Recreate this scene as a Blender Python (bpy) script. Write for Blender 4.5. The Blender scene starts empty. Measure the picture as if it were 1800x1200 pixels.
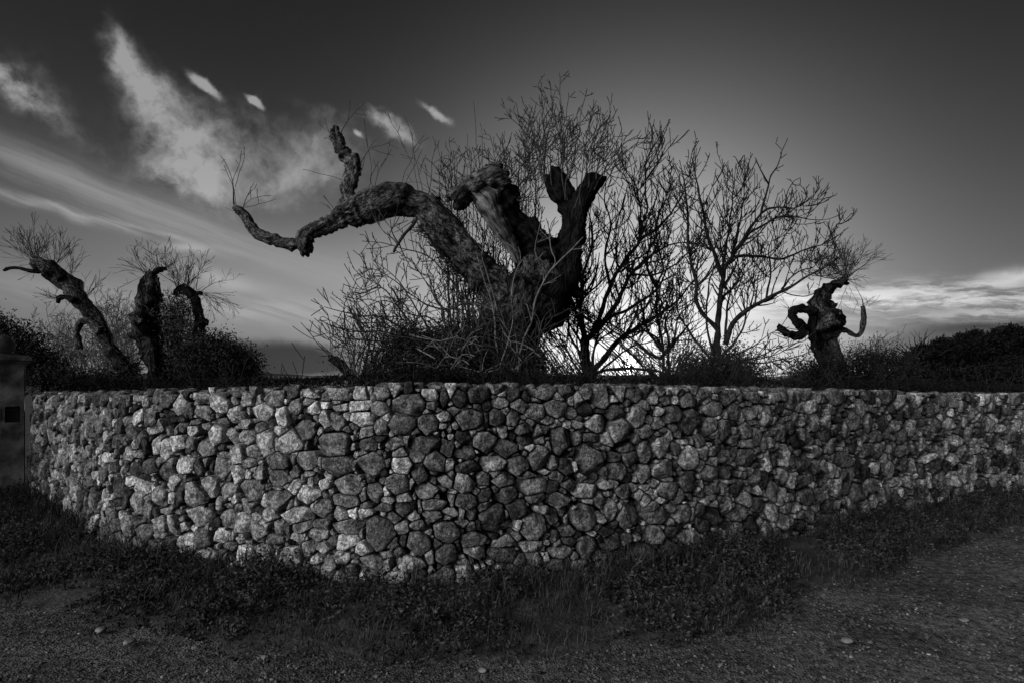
import bpy, bmesh, math, random
import numpy as np
from mathutils import Vector, noise, Matrix
R = math.radians
random.seed(7); rng = np.random.default_rng(7)
scene = bpy.context.scene

# ---------------------------------------------------------------- camera
EYE, FPX, HOR = 1.70, 1100.0, 660.0        # photo is 1800 px wide, horizon at row 660
cam_d = bpy.data.cameras.new('camera'); cam = bpy.data.objects.new('camera', cam_d)
scene.collection.objects.link(cam); scene.camera = cam
cam.location = (0, 0, EYE); cam.rotation_euler = (R(90), 0, 0)
cam_d.sensor_width = 36; cam_d.lens = 36*FPX/1800; cam_d.shift_y = (HOR-600)/1800
cam_d.clip_start = 0.05; cam_d.clip_end = 6000
scene.view_settings.view_transform = 'Standard'; scene.view_settings.look = 'None'
scene.view_settings.exposure = 0; scene.view_settings.gamma = 1

# ---------------------------------------------------------------- sky
SUN_AZ, SUN_EL = math.atan((1105-900)/FPX), R(1.05)
world = bpy.data.worlds.new('World'); scene.world = world; world.use_nodes = True
WT = world.node_tree; WT.nodes.clear()

class E:
    """tiny expression wrapper over Math nodes"""
    def __init__(s, T, sock): s.T = T; s.s = sock
    def _b(a, b, op, sw=False):
        n = a.T.nodes.new('ShaderNodeMath'); n.operation = op
        p, q = (b, a) if sw else (a, b)
        for i, v in enumerate((p, q)):
            if isinstance(v, E): a.T.links.new(v.s, n.inputs[i])
            elif v is not None: n.inputs[i].default_value = v
        return E(a.T, n.outputs[0])
    def __add__(a, b): return a._b(b, 'ADD')
    __radd__ = __add__
    def __mul__(a, b): return a._b(b, 'MULTIPLY')
    __rmul__ = __mul__
    def __sub__(a, b): return a._b(b, 'SUBTRACT')
    def __rsub__(a, b): return a._b(b, 'SUBTRACT', True)
    def __truediv__(a, b): return a._b(b, 'DIVIDE')
    def pw(a, b): return a._b(b, 'POWER')
    def mx(a, b): return a._b(b, 'MAXIMUM')
    def mn(a, b): return a._b(b, 'MINIMUM')
    def at2(a, b): return a._b(b, 'ARCTAN2')
    def f(a, op): return a._b(None, op)
    def gexp(a): return (a*-1.0)._f('EXPONENT')
    def _f(a, op):
        n = a.T.nodes.new('ShaderNodeMath'); n.operation = op; a.T.links.new(a.s, n.inputs[0]); return E(a.T, n.outputs[0])
    def ramp(a, lo, hi, t0=0.0, t1=1.0):
        n = a.T.nodes.new('ShaderNodeMapRange'); n.interpolation_type = 'SMOOTHSTEP'
        a.T.links.new(a.s, n.inputs[0]); n.inputs[1].default_value = lo; n.inputs[2].default_value = hi
        n.inputs[3].default_value = t0; n.inputs[4].default_value = t1; return E(a.T, n.outputs[0])
def comb(T, x, y, z=0.0):
    n = T.nodes.new('ShaderNodeCombineXYZ')
    for i, v in enumerate((x, y, z)):
        if isinstance(v, E): T.links.new(v.s, n.inputs[i])
        else: n.inputs[i].default_value = v
    return n.outputs[0]
def noise_e(T, vec, scale, detail=6, rough=.55, dist=0):
    n = T.nodes.new('ShaderNodeTexNoise'); n.inputs['Scale'].default_value = scale
    n.inputs['Detail'].default_value = detail; n.inputs['Roughness'].default_value = rough
    n.inputs['Distortion'].default_value = dist
    T.links.new(vec, n.inputs['Vector']); return E(T, n.outputs[0])

tc = WT.nodes.new('ShaderNodeTexCoord'); sp = WT.nodes.new('ShaderNodeSeparateXYZ')
WT.links.new(tc.outputs['Generated'], sp.inputs[0])
dx, dy, dz = [E(WT, sp.outputs[i]) for i in range(3)]
D = 180/math.pi
az = dx.at2(dy)*D                      # degrees, 0 = north of the photo, + to the right
el = dz.mn(1).mx(-1)._f('ARCSINE')*D
sv = (math.sin(SUN_AZ)*math.cos(SUN_EL), math.cos(SUN_AZ)*math.cos(SUN_EL), math.sin(SUN_EL))
th = (dx*sv[0]+dy*sv[1]+dz*sv[2]).mn(1).mx(-1)._f('ARCCOSINE')*D
def ae(px, py):
    a = math.atan((px-900)/FPX); return a*D, math.atan((HOR-py)/FPX*math.cos(a))*D
sky = WT.nodes.new('ShaderNodeTexSky'); sky.sky_type = 'NISHITA'; sky.sun_disc = False
sky.sun_elevation = SUN_EL; sky.sun_rotation = SUN_AZ
bw = WT.nodes.new('ShaderNodeRGBToBW'); WT.links.new(sky.outputs[0], bw.inputs[0])
nish = E(WT, bw.outputs[0])
elp = el.mx(0)
base = nish*0.001 + 0.007 + (elp/9.0).gexp()*0.25*th.ramp(50, 120, 1.0, .22) + ((th/17.0).pw(2)).gexp()*0.43
base = base + ((th/14.0).pw(2)).gexp()*0.33 + (elp/4.0).gexp()*((th/15.0).pw(2)).gexp()*0.22 + ((th/3.0).pw(2)).gexp()*0.06
wv = comb(WT, az*0.1, el*0.1, 0.0)
w1 = (noise_e(WT, wv, 1.4, 7, .6)-.5); w2 = (noise_e(WT, comb(WT, az*0.1+7.3, el*0.1+3.1, 0.), 1.4, 7, .6)-.5)
wisp = noise_e(WT, comb(WT, az*0.1+w1*.5, el*0.1+w2*.5, 2.0), 2.6, 8, .56)
wa, wb = az+w1*7.0, el+w2*7.0
wa2, wb2 = az+w1*2.0, el+w2*2.0
def blob(px, py, rx, ry, rot, strength, warp=1, p=1.0, wn=0.0):
    """rx, ry in photo pixels of angle (19 px per degree), rot degrees clockwise on the sky"""
    a0, e0 = ae(px, py); k = 19.2; c, s = math.cos(R(rot)), math.sin(R(rot))
    A, B = (wa, wb) if warp == 1 else ((wa2, wb2) if warp == 2 else (az, el))
    u = (A-a0)*c - (B-e0)*s; v = (A-a0)*s + (B-e0)*c
    q = (u/(rx/k)).pw(2)+(v/(ry/k)).pw(2)
    m = q.gexp() if p == 1 else q.pw(p).gexp()
    if wn: m = m*wisp.ramp(.5-.30, .5+.16, 1-wn, 1.0)
    return m*strength
fine = noise_e(WT, comb(WT, az*0.1+el*.06+w1*.25, el*0.1-az*.05+w2*.25, 4.0), 7.0, 7, .6)
cu = blob(240, 108, 48, 20, 48, 1.0) + blob(272, 165, 62, 30, 58, 1.0) + blob(312, 255, 84, 48, 50, 1.1) + blob(335, 320, 62, 26, 24, .8) + blob(395, 245, 62, 46, -25, .75)
cu = cu + blob(500, 305, 105, 52, -12, 1.0) + blob(565, 260, 70, 42, 10, .5) + blob(25, 150, 80, 30, 28, .75) + blob(130, 235, 110, 26, 30, .35) + blob(560, 200, 40, 14, 20, .4)
cl = (cu*.62+(wisp-.5)*2.4+(fine-.5)*1.9-.05).ramp(-.35, 1.5)*cu.ramp(-.1, 1.9)*1.25
cl = cl + blob(322, 285, 60, 14, 62, .26, 2)*fine.ramp(.3, .6, .4, 1) + blob(440, 305, 60, 26, 20, .18, 1) + blob(250, 112, 34, 9, 50, .3, 2)
cp = blob(360, 150, 27, 9, 32, 1.2, 2) + blob(447, 181, 17, 7, 28, 1.2, 2) + blob(690, 222, 58, 20, 26, .85, 2) + blob(768, 195, 32, 7, 28, 1.0, 2) + blob(628, 239, 10, 5, 20, .9, 2) + blob(10, 148, 55, 22, 28, .8, 2)
cl = cl + (cp*1.2+(wisp-.5)*1.0+(fine-.5)*1.8-.22).ramp(-.1, 1.1)*cp.ramp(.0, .7)
veil = blob(600, 490, 330, 95, 2, .50, 0) + blob(250, 450, 260, 80, 5, .10, 0)
strk = noise_e(WT, comb(WT, az*0.030+el*0.02+w1*.12, el*0.30+az*0.085+w2*.2, 5.0), 3.2, 6, .6)
cl = cl + blob(130, 322, 230, 24, 17, .50, 2, 1)*strk.ramp(.25, .7, .35, 1)
cl = cl + blob(350, 395, 260, 28, 16, .22, 2, 1)*strk.ramp(.25, .75, .3, 1)
cl = cl + blob(160, 382, 130, 7, 10, .75, 2, 1)*strk.ramp(.35, .6)
cl = cl + blob(325, 440, 34, 8, 0, .6, 2) + blob(395, 495, 60, 13, 10, .50, 2)
cl = cl + blob(460, 545, 260, 24, 3, .50, 2, 1)*strk.ramp(.3, .6)
cl = cl + blob(60, 500, 170, 36, 3, .24, 2, 1)*strk.ramp(.25, .75, .4, 1)
hst = noise_e(WT, comb(WT, az*0.09+w1*.5, el*0.50+az*0.03+w2*.6, 9.0), 3.0, 8, .66)
rc = blob(1640, 522, 250, 20, 4, 1.0, 2, 1.5)*hst.ramp(.36, .60) + blob(1795, 488, 48, 9, -4, 1.1, 2, 1)
rc = rc + blob(1380, 535, 210, 34, 3, .55, 2, 1)*hst.ramp(.4, .62) + blob(1760, 548, 130, 12, 3, .7, 2)*hst.ramp(.35, .55)
dark = blob(345, 512, 150, 16, 6, .35, 2)*strk.ramp(.4, .7) + blob(480, 624, 125, 24, 0, .80, 2, 2.5) + blob(420, 640, 200, 18, 0, .3, 2, 2)
dark = dark + blob(485, 650, 135, 18, 0, .72, 2, 2.5) + blob(1690, 598, 170, 24, -4, .55, 2, 3) + blob(1620, 545, 110, 7, 2, .5, 2) + blob(1650, 570, 170, 9, 0, .40, 2)
dark = dark.mn(.8)
lum = base + cl.mn(1.0)*0.30 + veil*.26 + rc*0.36
lum = lum*(1.0-dark)
# sun disc burning through the haze at the horizon
lum = lum + ((th/0.55).pw(2)).gexp()*14.0 + ((th/1.5).pw(2)).gexp()*0.3
# added sky glow, unseen behind and left of the camera, lighting the wall front
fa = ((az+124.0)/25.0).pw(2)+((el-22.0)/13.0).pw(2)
lum = lum + fa.gexp()*16.5 + (((dy*-.94+dx*.05+dz*.33).mn(1).mx(-1)._f('ARCCOSINE')*D/34.0).pw(2)).gexp()*0.17  # last term: wide faint fill glow, also added behind the camera
lum = lum*el.ramp(-3.0, -0.5)
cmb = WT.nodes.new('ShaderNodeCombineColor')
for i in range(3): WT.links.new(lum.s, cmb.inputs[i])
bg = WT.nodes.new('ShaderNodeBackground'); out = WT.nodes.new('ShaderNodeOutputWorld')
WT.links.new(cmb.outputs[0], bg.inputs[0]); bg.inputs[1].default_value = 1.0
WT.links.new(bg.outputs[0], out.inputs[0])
world.cycles.sampling_method = 'MANUAL'; world.cycles.sample_map_resolution = 1024

sl = bpy.data.lights.new('sun', 'SUN'); so = bpy.data.objects.new('sun', sl); scene.collection.objects.link(so)
sl.energy = 2.0; sl.angle = R(0.6); sl.color = (1, 1, 1)
so.rotation_euler = Vector(sv).to_track_quat('Z', 'Y').to_euler(); so.location = (20, 100, 20)

# ---------------------------------------------------------------- helpers
def P(px, py, Y):
    """world point at distance Y ahead of the camera seen at photo pixel (px, py)"""
    return Vector(((px-900)/FPX*Y, Y, EYE-(py-HOR)/FPX*Y))
COL = scene.collection
def tag(o, label=None, cat=None, group=None, kind=None):
    if label: o['label'] = label
    if cat: o['category'] = cat
    if group: o['group'] = group
    if kind: o['kind'] = kind
    return o
def empty(name, loc, label, cat, group=None):
    o = bpy.data.objects.new(name, None); COL.objects.link(o); o.location = loc
    o.empty_display_size = .2
    return tag(o, label, cat, group)
def link(name, me, mat, parent=None):
    o = bpy.data.objects.new(name, me); COL.objects.link(o)
    if mat: me.materials.append(mat)
    if parent:
        o.parent = parent; o.matrix_parent_inverse = Matrix.Translation(-parent.location)
    return o
def mesh_np(name, V, F, mat=None, parent=None, smooth=True, attr=None):
    """V (n,3) array; F list of (m,k) int arrays; attr: dict name -> per-vertex float"""
    me = bpy.data.meshes.new(name); V = np.asarray(V, dtype=np.float32)
    F = [np.asarray(f, dtype=np.int32) for f in F if len(f)]
    me.vertices.add(len(V)); me.vertices.foreach_set('co', V.ravel())
    nl = sum(f.size for f in F); npoly = sum(len(f) for f in F)
    me.loops.add(nl); me.polygons.add(npoly)
    me.loops.foreach_set('vertex_index', np.concatenate([f.ravel() for f in F]))
    tot = np.concatenate([np.full(len(f), f.shape[1], dtype=np.int32) for f in F])
    st = np.concatenate([[0], np.cumsum(tot)[:-1]]).astype(np.int32)
    me.polygons.foreach_set('loop_start', st); me.polygons.foreach_set('loop_total', tot)
    me.polygons.foreach_set('use_smooth', np.full(npoly, smooth, dtype=bool))
    if attr:
        for k, v in attr.items():
            a = me.attributes.new(k, 'FLOAT', 'POINT'); a.data.foreach_set('value', np.asarray(v, dtype=np.float32))
    me.update(calc_edges=True); me.validate()
    return link(name, me, mat, parent)

class MB:
    def __init__(s): s.V = []; s.Q = []; s.T = []; s.n = 0
    def add(s, V, Q=(), T=()):
        b = s.n; s.V.append(np.asarray(V, dtype=np.float32).reshape(-1, 3)); s.n += len(s.V[-1])
        if len(Q): s.Q.append(np.asarray(Q)+b)
        if len(T): s.T.append(np.asarray(T)+b)
    def tube(s, pts, rad, k=5, tip=True):
        P_ = np.array([tuple(p) for p in pts], dtype=float); n = len(P_)
        if n < 2: return
        t = np.gradient(P_, axis=0); t /= (np.linalg.norm(t, axis=1, keepdims=True)+1e-9)
        up = np.array([0.31, -.9, .29]); a = np.arange(k)*2*math.pi/k
        u = np.cross(t, up); u /= (np.linalg.norm(u, axis=1, keepdims=True)+1e-9); w = np.cross(t, u)
        r = np.asarray(rad, dtype=float)[:, None, None]
        V = P_[:, None, :]+r*(np.cos(a)[None, :, None]*u[:, None, :]+np.sin(a)[None, :, None]*w[:, None, :])
        i = np.arange(n-1)[:, None]*k; j = np.arange(k)[None, :]; jn = (j+1) % k
        Q = np.stack([i+j, i+jn, i+k+jn, i+k+j], -1).reshape(-1, 4)
        s.add(V.reshape(-1, 3), Q)
    def box(s, x0, x1, y0, y1, z0, z1):
        V = [(x, y, z) for x in (x0, x1) for y in (y0, y1) for z in (z0, z1)]
        s.add(V, [(0, 1, 3, 2), (4, 6, 7, 5), (0, 4, 5, 1), (2, 3, 7, 6), (0, 2, 6, 4), (1, 5, 7, 3)])
    def build(s, name, mat, parent=None, smooth=True):
        V = np.concatenate(s.V); F = []; g = getattr(s, 'G', None)
        if s.Q: F.append(np.concatenate(s.Q))
        if s.T: F.append(np.concatenate(s.T))
        o = mesh_np(name, V, F, mat, parent, smooth)
        if g:
            g = np.concatenate(g); gg = np.array(V) if len(g) < len(V) else g; gg[:len(g)] = g
            a = o.data.attributes.new('grain', 'FLOAT_VECTOR', 'POINT'); a.data.foreach_set('vector', gg.astype(np.float32).ravel())
        return o

# ---------------------------------------------------------------- materials (all neutral: the photograph is monochrome)
def material(name, lo, hi, scale=4., rough=.9, bump=.4, bscale=30., detail=8, stretch=(1, 1, 1), attr=None, vor=None, spec=.2, bdist=.01, p0=.35, p1=.65, spots=None, sid=None, grain=False, mott=None):
    m = bpy.data.materials.new(name); m.use_nodes = True; T = m.node_tree; b = T.nodes['Principled BSDF']
    b.inputs['Roughness'].default_value = rough; b.inputs['Specular IOR Level'].default_value = spec
    t = T.nodes.new('ShaderNodeTexCoord'); mp = T.nodes.new('ShaderNodeMapping'); mp.inputs['Scale'].default_value = stretch
    src = t.outputs['Object']
    if grain:
        g = T.nodes.new('ShaderNodeAttribute'); g.attribute_name = 'grain'; src = g.outputs['Vector']
    T.links.new(src, mp.inputs[0]); vec = mp.outputs[0]
    if sid:
        an = T.nodes.new('ShaderNodeAttribute'); an.attribute_name = sid; va_ = T.nodes.new('ShaderNodeVectorMath'); va_.operation = 'ADD'
        T.links.new(vec, va_.inputs[0]); T.links.new(comb(T, E(T, an.outputs['Fac']), E(T, an.outputs['Fac'])*1.7, 0.0), va_.inputs[1]); vec = va_.outputs[0]
    v = noise_e(T, vec, scale, detail, .62).ramp(p0, p1)
    L = v*(hi-lo)+lo
    if mott: L = L*noise_e(T, vec, mott[0], 5, .6).ramp(.38, .62, mott[1], mott[2])
    if attr:
        an = T.nodes.new('ShaderNodeAttribute'); an.attribute_name = attr; L = L*E(T, an.outputs['Fac'])
    if spots:
        sc, th_, val = spots
        q = noise_e(T, vec, sc, 4, .7).ramp(th_, th_+.06); L = L*(1.0-q)+q*val
    c = T.nodes.new('ShaderNodeCombineColor')
    for i in range(3): T.links.new(L.s, c.inputs[i])
    T.links.new(c.outputs[0], b.inputs['Base Color'])
    h = noise_e(T, vec, bscale, 8, .68)
    h = h + noise_e(T, vec, bscale*.25, 3, .6)*1.5
    if vor:
        vn = T.nodes.new('ShaderNodeTexVoronoi'); vn.inputs['Scale'].default_value = vor; T.links.new(vec, vn.inputs['Vector'])
        h = h + E(T, vn.outputs['Distance'])*1.2
    bp = T.nodes.new('ShaderNodeBump'); bp.inputs['Strength'].default_value = bump; bp.inputs['Distance'].default_value = bdist
    T.links.new(h.s, bp.inputs['Height']); T.links.new(bp.outputs[0], b.inputs['Normal'])
    return m
M = {
 'stone': material('limestone', .12, .46, 44, .97, 1, 70, attr='tone', bdist=.03, spots=(75, .60, .04), spec=.03, p0=.34, p1=.66, detail=9, sid='sid', mott=(14, .45, 1.3)),
 'core': material('wall_core', .02, .04, 6, 1, .5, 30),
 'gravel': material('gravel_road', .04, .135, 18, .95, 1, 90, bdist=.02, vor=70, spec=.02, spots=(60, .66, .17), mott=(1.3, .65, 1.2)),
 'soil': material('soil', .02, .05, 5, 1, .8, 30, bdist=.03),
 'pebble': material('pebble', .08, .26, 5, .9, .4, 60, attr='tone', spec=.15),
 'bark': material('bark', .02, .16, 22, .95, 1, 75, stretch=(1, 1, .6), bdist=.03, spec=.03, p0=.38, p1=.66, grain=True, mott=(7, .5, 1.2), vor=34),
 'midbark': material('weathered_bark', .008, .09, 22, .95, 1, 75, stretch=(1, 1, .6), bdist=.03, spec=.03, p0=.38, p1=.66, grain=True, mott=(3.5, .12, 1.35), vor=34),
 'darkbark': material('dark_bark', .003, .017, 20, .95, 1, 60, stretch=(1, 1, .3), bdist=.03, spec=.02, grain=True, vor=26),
 'palewood': material('stripped_wood', .03, .20, 34, .9, 1, 80, stretch=(1, 1, .12), bdist=.025, spec=.05, grain=True, mott=(8, .4, 1.1)),
 'twig': material('twig_bark', .018, .05, 20, .9, .2, 60, spec=.1),
 'darktwig': material('dark_twig_bark', .008, .024, 20, .9, .2, 60, spec=.05),
 'paletwig': material('pale_twig_bark', .05, .13, 20, .9, .2, 60, spec=.1),
 'leaf': material('dark_leaf', .008, .026, 3, .75, .1, 40, spec=.15),
 'farleaf': material('evergreen_leaf', .004, .012, 3, .85, .1, 40, spec=.03),
 'leaf2': material('grey_leaf', .02, .07, 3, .7, .1, 40, spec=.2),
 'weed': material('weed', .009, .042, 7, .8, .1, 40, spec=.15, attr='tone'),
 'plaster': material('plaster', .07, .20, 5, .95, .6, 25, spec=.03, mott=(1.8, .45, 1.25), spots=(14, .66, .02)),
 'metal': material('dark_metal', .008, .015, 3, .5, .1, 25),
}

# ---------------------------------------------------------------- plan of the corner wall
# (photo column, photo row of base, photo row of top)
WP = [(60, 880, 690), (200, 975, 686), (400, 1012, 681), (600, 1040, 677), (740, 1048, 672), (1000, 1022, 673), (1200, 1000, 676), (1400, 958, 681), (1600, 915, 687), (1800, 880, 691)]
pl = []
for px, pb, pt in WP:
    Y = EYE*FPX/(pb-HOR); pl.append(((px-900)/FPX*Y, Y, EYE-(pt-HOR)/FPX*Y))
pl = [(pl[0][0]-.35, pl[0][1]+.38, 1.46)]+pl+[(10.5, 10.3, 1.42), (15.5, 12.4, 1.4), (22, 15, 1.4)]
pl = np.array(pl)
def catmull(C, step):
    C = np.asarray(C, float); out = []
    E0 = np.vstack([2*C[0]-C[1], C, 2*C[-1]-C[-2]])
    for i in range(1, len(E0)-2):
        p0, p1, p2, p3 = E0[i-1:i+3]; n = max(2, int(np.linalg.norm((p2-p1)[:3])/step))
        t = np.linspace(0, 1, n, endpoint=False)[:, None]
        out.append(.5*((2*p1)+(-p0+p2)*t+(2*p0-5*p1+4*p2-p3)*t**2+(-p0+3*p1-3*p2+p3)*t**3))
    out.append(C[-1][None]); return np.vstack(out)
WC = catmull(pl, .04)
for _ in range(60): WC[1:-1] = (WC[:-2]+2*WC[1:-1]+WC[2:])/4
SS = np.concatenate([[0], np.cumsum(np.linalg.norm(np.diff(WC[:, :2], axis=0), axis=1))])
TG = np.gradient(WC[:, :2], axis=0); TG /= np.linalg.norm(TG, axis=1, keepdims=True)
NO = np.stack([TG[:, 1], -TG[:, 0]], 1)            # outward, towards the road
def wall_at(s):
    return (np.interp(s, SS, WC[:, 0]), np.interp(s, SS, WC[:, 1]), np.interp(s, SS, WC[:, 2]),
            np.interp(s, SS, NO[:, 0]), np.interp(s, SS, NO[:, 1]))
WRAT = (WC[:, 0]/WC[:, 1])*FPX+900                 # photo column of each curve point
def s_of_px(px): return np.interp(px, WRAT, SS)
def seed(px, py, w, h, tone):
    s = s_of_px(px); x, y, hh, nx, ny = wall_at(s)
    ds = (s_of_px(px+4)-s_of_px(px-4))/8
    return [s, EYE-(py-HOR)/FPX*y, w*.5*ds, h*.5/FPX*y, tone]
Z4 = """535,145,110,100,.9 695,125,80,80,.6 830,115,140,90,.5 765,190,120,90,.75 870,225,80,100,.8 465,190,80,90,.6 620,210,80,90,.65 940,165,70,90,.5 1045,180,80,60,.8 1165,95,110,80,.6
1275,100,90,60,.7 1280,160,120,60,.75 1290,230,130,80,.8 1405,90,80,90,.5 1395,170,110,80,.5 1560,150,200,130,.45 1665,95,110,90,.7 1520,260,160,120,.45 1400,270,90,90,.5 1660,260,130,120,.45
1740,215,90,60,.75 1150,360,210,130,.45 920,350,150,110,.65 790,350,90,130,.7 685,325,90,80,.55 530,320,70,120,.8 610,320,70,110,.6 465,370,100,130,.5 760,270,110,60,.5 990,280,120,130,.4
1180,250,60,90,.55 1100,230,60,110,.75 1330,365,140,80,.4 1470,360,130,80,.5 1630,365,180,90,.35 1760,385,80,100,.45 1500,405,90,60,.5 1600,430,80,70,.55 560,420,90,40,.5 640,415,80,110,.75
730,400,70,80,.6 355,470,110,120,.75 325,355,70,90,.85 265,385,60,100,.75 200,370,60,120,.7 100,225,80,90,.8 175,215,60,100,.5 70,300,120,70,.4 180,290,90,50,.6 45,410,50,80,.75
550,500,110,110,.5 650,520,70,110,1. 710,460,80,60,.5 850,455,150,90,.45 1010,455,140,110,.55 1170,480,190,110,.45 1345,470,180,140,.45 1505,475,130,90,.8 1700,460,120,110,.45 1770,470,60,70,.7
860,540,140,90,.5 760,520,60,70,.65 705,600,140,130,.5 950,590,60,70,.9 1010,635,140,100,.8 860,640,150,90,.5 1105,580,70,50,.9 1225,580,150,110,.55 1220,660,160,80,.45 1365,620,100,120,.45
1490,570,140,100,.5 1610,520,90,110,.35 1650,600,160,80,.55 590,600,90,90,.55 145,590,70,90,.75 410,630,80,140,.65 300,640,50,70,.8 240,640,80,90,.6 550,680,80,70,.6 440,740,150,110,.65
600,750,90,100,.6 665,770,110,130,.7 740,745,50,40,.6 820,735,80,70,.7 955,735,160,90,.75 1095,705,80,110,.5 1190,735,90,70,.7 1330,725,100,50,.75 1420,695,120,50,.4 1525,700,120,70,.4
1520,650,80,50,.6 1690,680,150,60,.5 1570,745,80,40,.65 1690,740,110,50,.4 980,800,120,60,.5 1215,800,180,80,.5 1090,780,90,60,.5 1085,845,110,70,.6 845,800,80,80,.5 740,830,110,90,.55
560,840,90,90,.85 470,845,90,90,.45 375,885,90,130,.9 240,800,60,120,.65 150,830,90,90,.5 845,870,80,70,.5 970,855,80,50,.55 1220,880,130,80,1.35 1400,840,190,190,.4 1610,885,170,130,.45
1610,800,110,50,.5 1470,890,90,50,.4 1760,830,150,110,.45 780,920,110,60,.6 690,940,170,70,.85 925,960,140,140,.65 1035,910,90,100,.55 1105,900,70,70,.65 1070,960,80,60,.85 810,965,60,50,.85
670,990,90,50,.85 1210,960,90,60,.65 1140,985,70,90,.55 1345,1000,130,100,.55 1430,945,120,50,.5 1440,1000,50,60,.7 1560,990,200,80,.6 1060,1035,50,60,.7 1000,1030,90,50,.5 1490,1065,170,70,.7
1600,1055,100,50,.45 1750,950,110,110,.4 1740,1060,130,130,.5 380,965,100,50,.5 290,960,80,80,.5 200,900,80,90,.5"""
Z5 = """255,145,90,70,.55 350,155,100,70,.5 130,100,120,90,.35 40,120,90,90,.3 90,235,170,120,.45 225,225,90,90,.35 315,225,80,90,.5 430,190,90,90,.55 540,165,90,90,.5 620,195,60,60,.55 600,80,90,70,.35
700,180,80,70,.3 855,190,100,80,.35 950,95,90,110,.35 970,215,100,120,.7 1000,150,60,50,.65 1130,130,80,60,.5 1250,135,90,70,.45 1190,75,50,50,.7 375,280,110,60,.4 450,310,60,80,.45 565,340,120,150,.4
755,255,130,90,.7 890,300,150,130,.6 660,260,70,50,.55 1010,300,90,70,.5 1080,250,60,60,.55 1160,200,100,90,.4 1250,240,110,120,.35 50,330,90,70,.35 165,345,120,120,.55 280,380,150,90,.4 380,345,100,60,.35
460,340,60,60,.55 445,435,120,140,.55 655,330,50,80,.45 730,330,90,60,.4 810,340,60,70,.7 715,450,170,190,.45 930,385,120,50,.55 1010,400,80,110,.5 1095,380,90,140,.65 1175,380,60,90,.45 1240,440,110,130,.7
1310,340,60,100,.5 1430,290,80,140,.5 1320,400,70,80,.65 1430,420,90,70,.55 1545,430,100,110,.5 60,410,130,70,.35 210,455,120,80,.6 340,475,130,100,.55 75,485,120,70,.35 530,450,50,60,.5 595,480,80,90,.35
860,500,100,110,.4 850,440,70,60,.35 940,440,90,80,.4 1000,520,90,90,.5 1110,490,140,110,.6 1245,560,120,130,.4 1350,520,90,90,.5 1360,600,80,60,.55 1450,510,120,80,.4 50,565,120,90,.6 155,555,70,60,.6
265,550,130,80,.55 410,580,170,90,.5 520,590,80,70,.5 615,575,80,60,.4 700,605,140,90,.7 790,575,90,40,.65 900,620,80,70,.4 960,545,40,40,.8 1010,590,60,30,.7 1120,600,120,100,.5 1190,640,50,110,.55
150,590,60,20,.8 60,665,120,80,.4 160,635,80,70,.4 280,635,130,90,.4 430,650,130,50,.45 550,655,140,80,.5 170,690,90,50,.6 1010,655,50,60,.6 1045,690,70,50,.45 685,750,170,170,.45 825,720,70,130,.5
870,700,30,60,.9 915,740,110,160,.45 1070,745,160,90,.5 1210,720,110,120,.5 1300,710,70,80,.45 335,705,130,90,.3 215,760,160,150,.4 415,800,170,150,.5 90,730,70,60,.5 40,780,80,50,.5 515,750,70,90,.35
570,720,40,50,.45 600,820,90,70,.45 100,860,180,80,.4 265,875,130,60,.6 410,895,120,70,.6 555,925,150,70,.55 525,850,60,60,.45 600,870,80,50,.3 690,900,110,110,.4 840,880,120,110,.35 905,860,90,70,.45
1050,840,130,110,.45 1140,825,80,60,.4 1220,850,90,80,.6 1270,850,60,70,.75 110,930,100,60,.6 260,950,170,90,.35 410,965,80,80,.5 530,1000,110,60,.4 665,1000,140,80,.5 1010,950,150,130,.4 1130,910,100,90,.4
1350,860,90,90,.35 1425,890,70,80,.5 1485,820,80,110,.6 1640,830,80,120,.55"""
seeds = []
for txt, ox in ((Z4, 200), (Z5, 800)):
    for w in txt.split():
        a = [float(q) for q in w.split(',')]
        if ox == 800 and a[0] < 12: continue
        seeds.append(seed(ox+a[0]/3, 660+a[1]/3, a[2]/3, a[3]/3, a[4]))
SMAX = s_of_px(1790)+4.5
def fill(seeds, n, rlo, rhi, gap):
    S = [list(x) for x in seeds]; A = np.array(S) if S else np.zeros((0, 5))
    for _ in range(n):
        s = rng.uniform(0, SMAX); z = rng.uniform(-.05, 1.62); r = rng.uniform(rlo, rhi); asp = rng.choice((.5, .7, 1., 1.4, 1.8, 2.4))*rng.uniform(.85, 1.2)
        rx, rz = r*math.sqrt(asp), r/math.sqrt(asp)
        top = float(wall_at(s)[2])
        if z > top-.03: continue
        if len(A):
            dX = (A[:, 0]-s)/(A[:, 2]+rx); dZ = (A[:, 1]-z)/(A[:, 3]+rz)
            if np.any(dX*dX+dZ*dZ < gap*gap): continue
        A = np.vstack([A, [s, z, rx, rz, float(np.clip(rng.normal(.52, .17), .24, 1.0))]])
    return A
A = np.array(seeds)
A = fill(A, 7000, .075, .12, .86); A = fill(A, 9000, .045, .075, .80); A = fill(A, 9000, .03, .045, .75); A = fill(A, 6000, .018, .03, .72)
def clip(poly, nx, nz, c):
    """keep n.p <= c"""
    o = []; n = len(poly)
    for i in range(n):
        p, q = poly[i], poly[(i+1) % n]; a = p[0]*nx+p[1]*nz-c; b = q[0]*nx+q[1]*nz-c
        if a <= 0: o.append(p)
        if a*b < 0:
            t = a/(a-b); o.append((p[0]+(q[0]-p[0])*t, p[1]+(q[1]-p[1])*t))
    return o
RT = np.array([1.0, .985, .955, .88, .76, .6, .42, .22]); K = 30
SV, SQ, ST, STONE, SID = [], [], [], [], []
nbase = 0
ang = np.arange(K)*2*math.pi/K
order = np.argsort(A[:, 0]); A = A[order]
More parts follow.
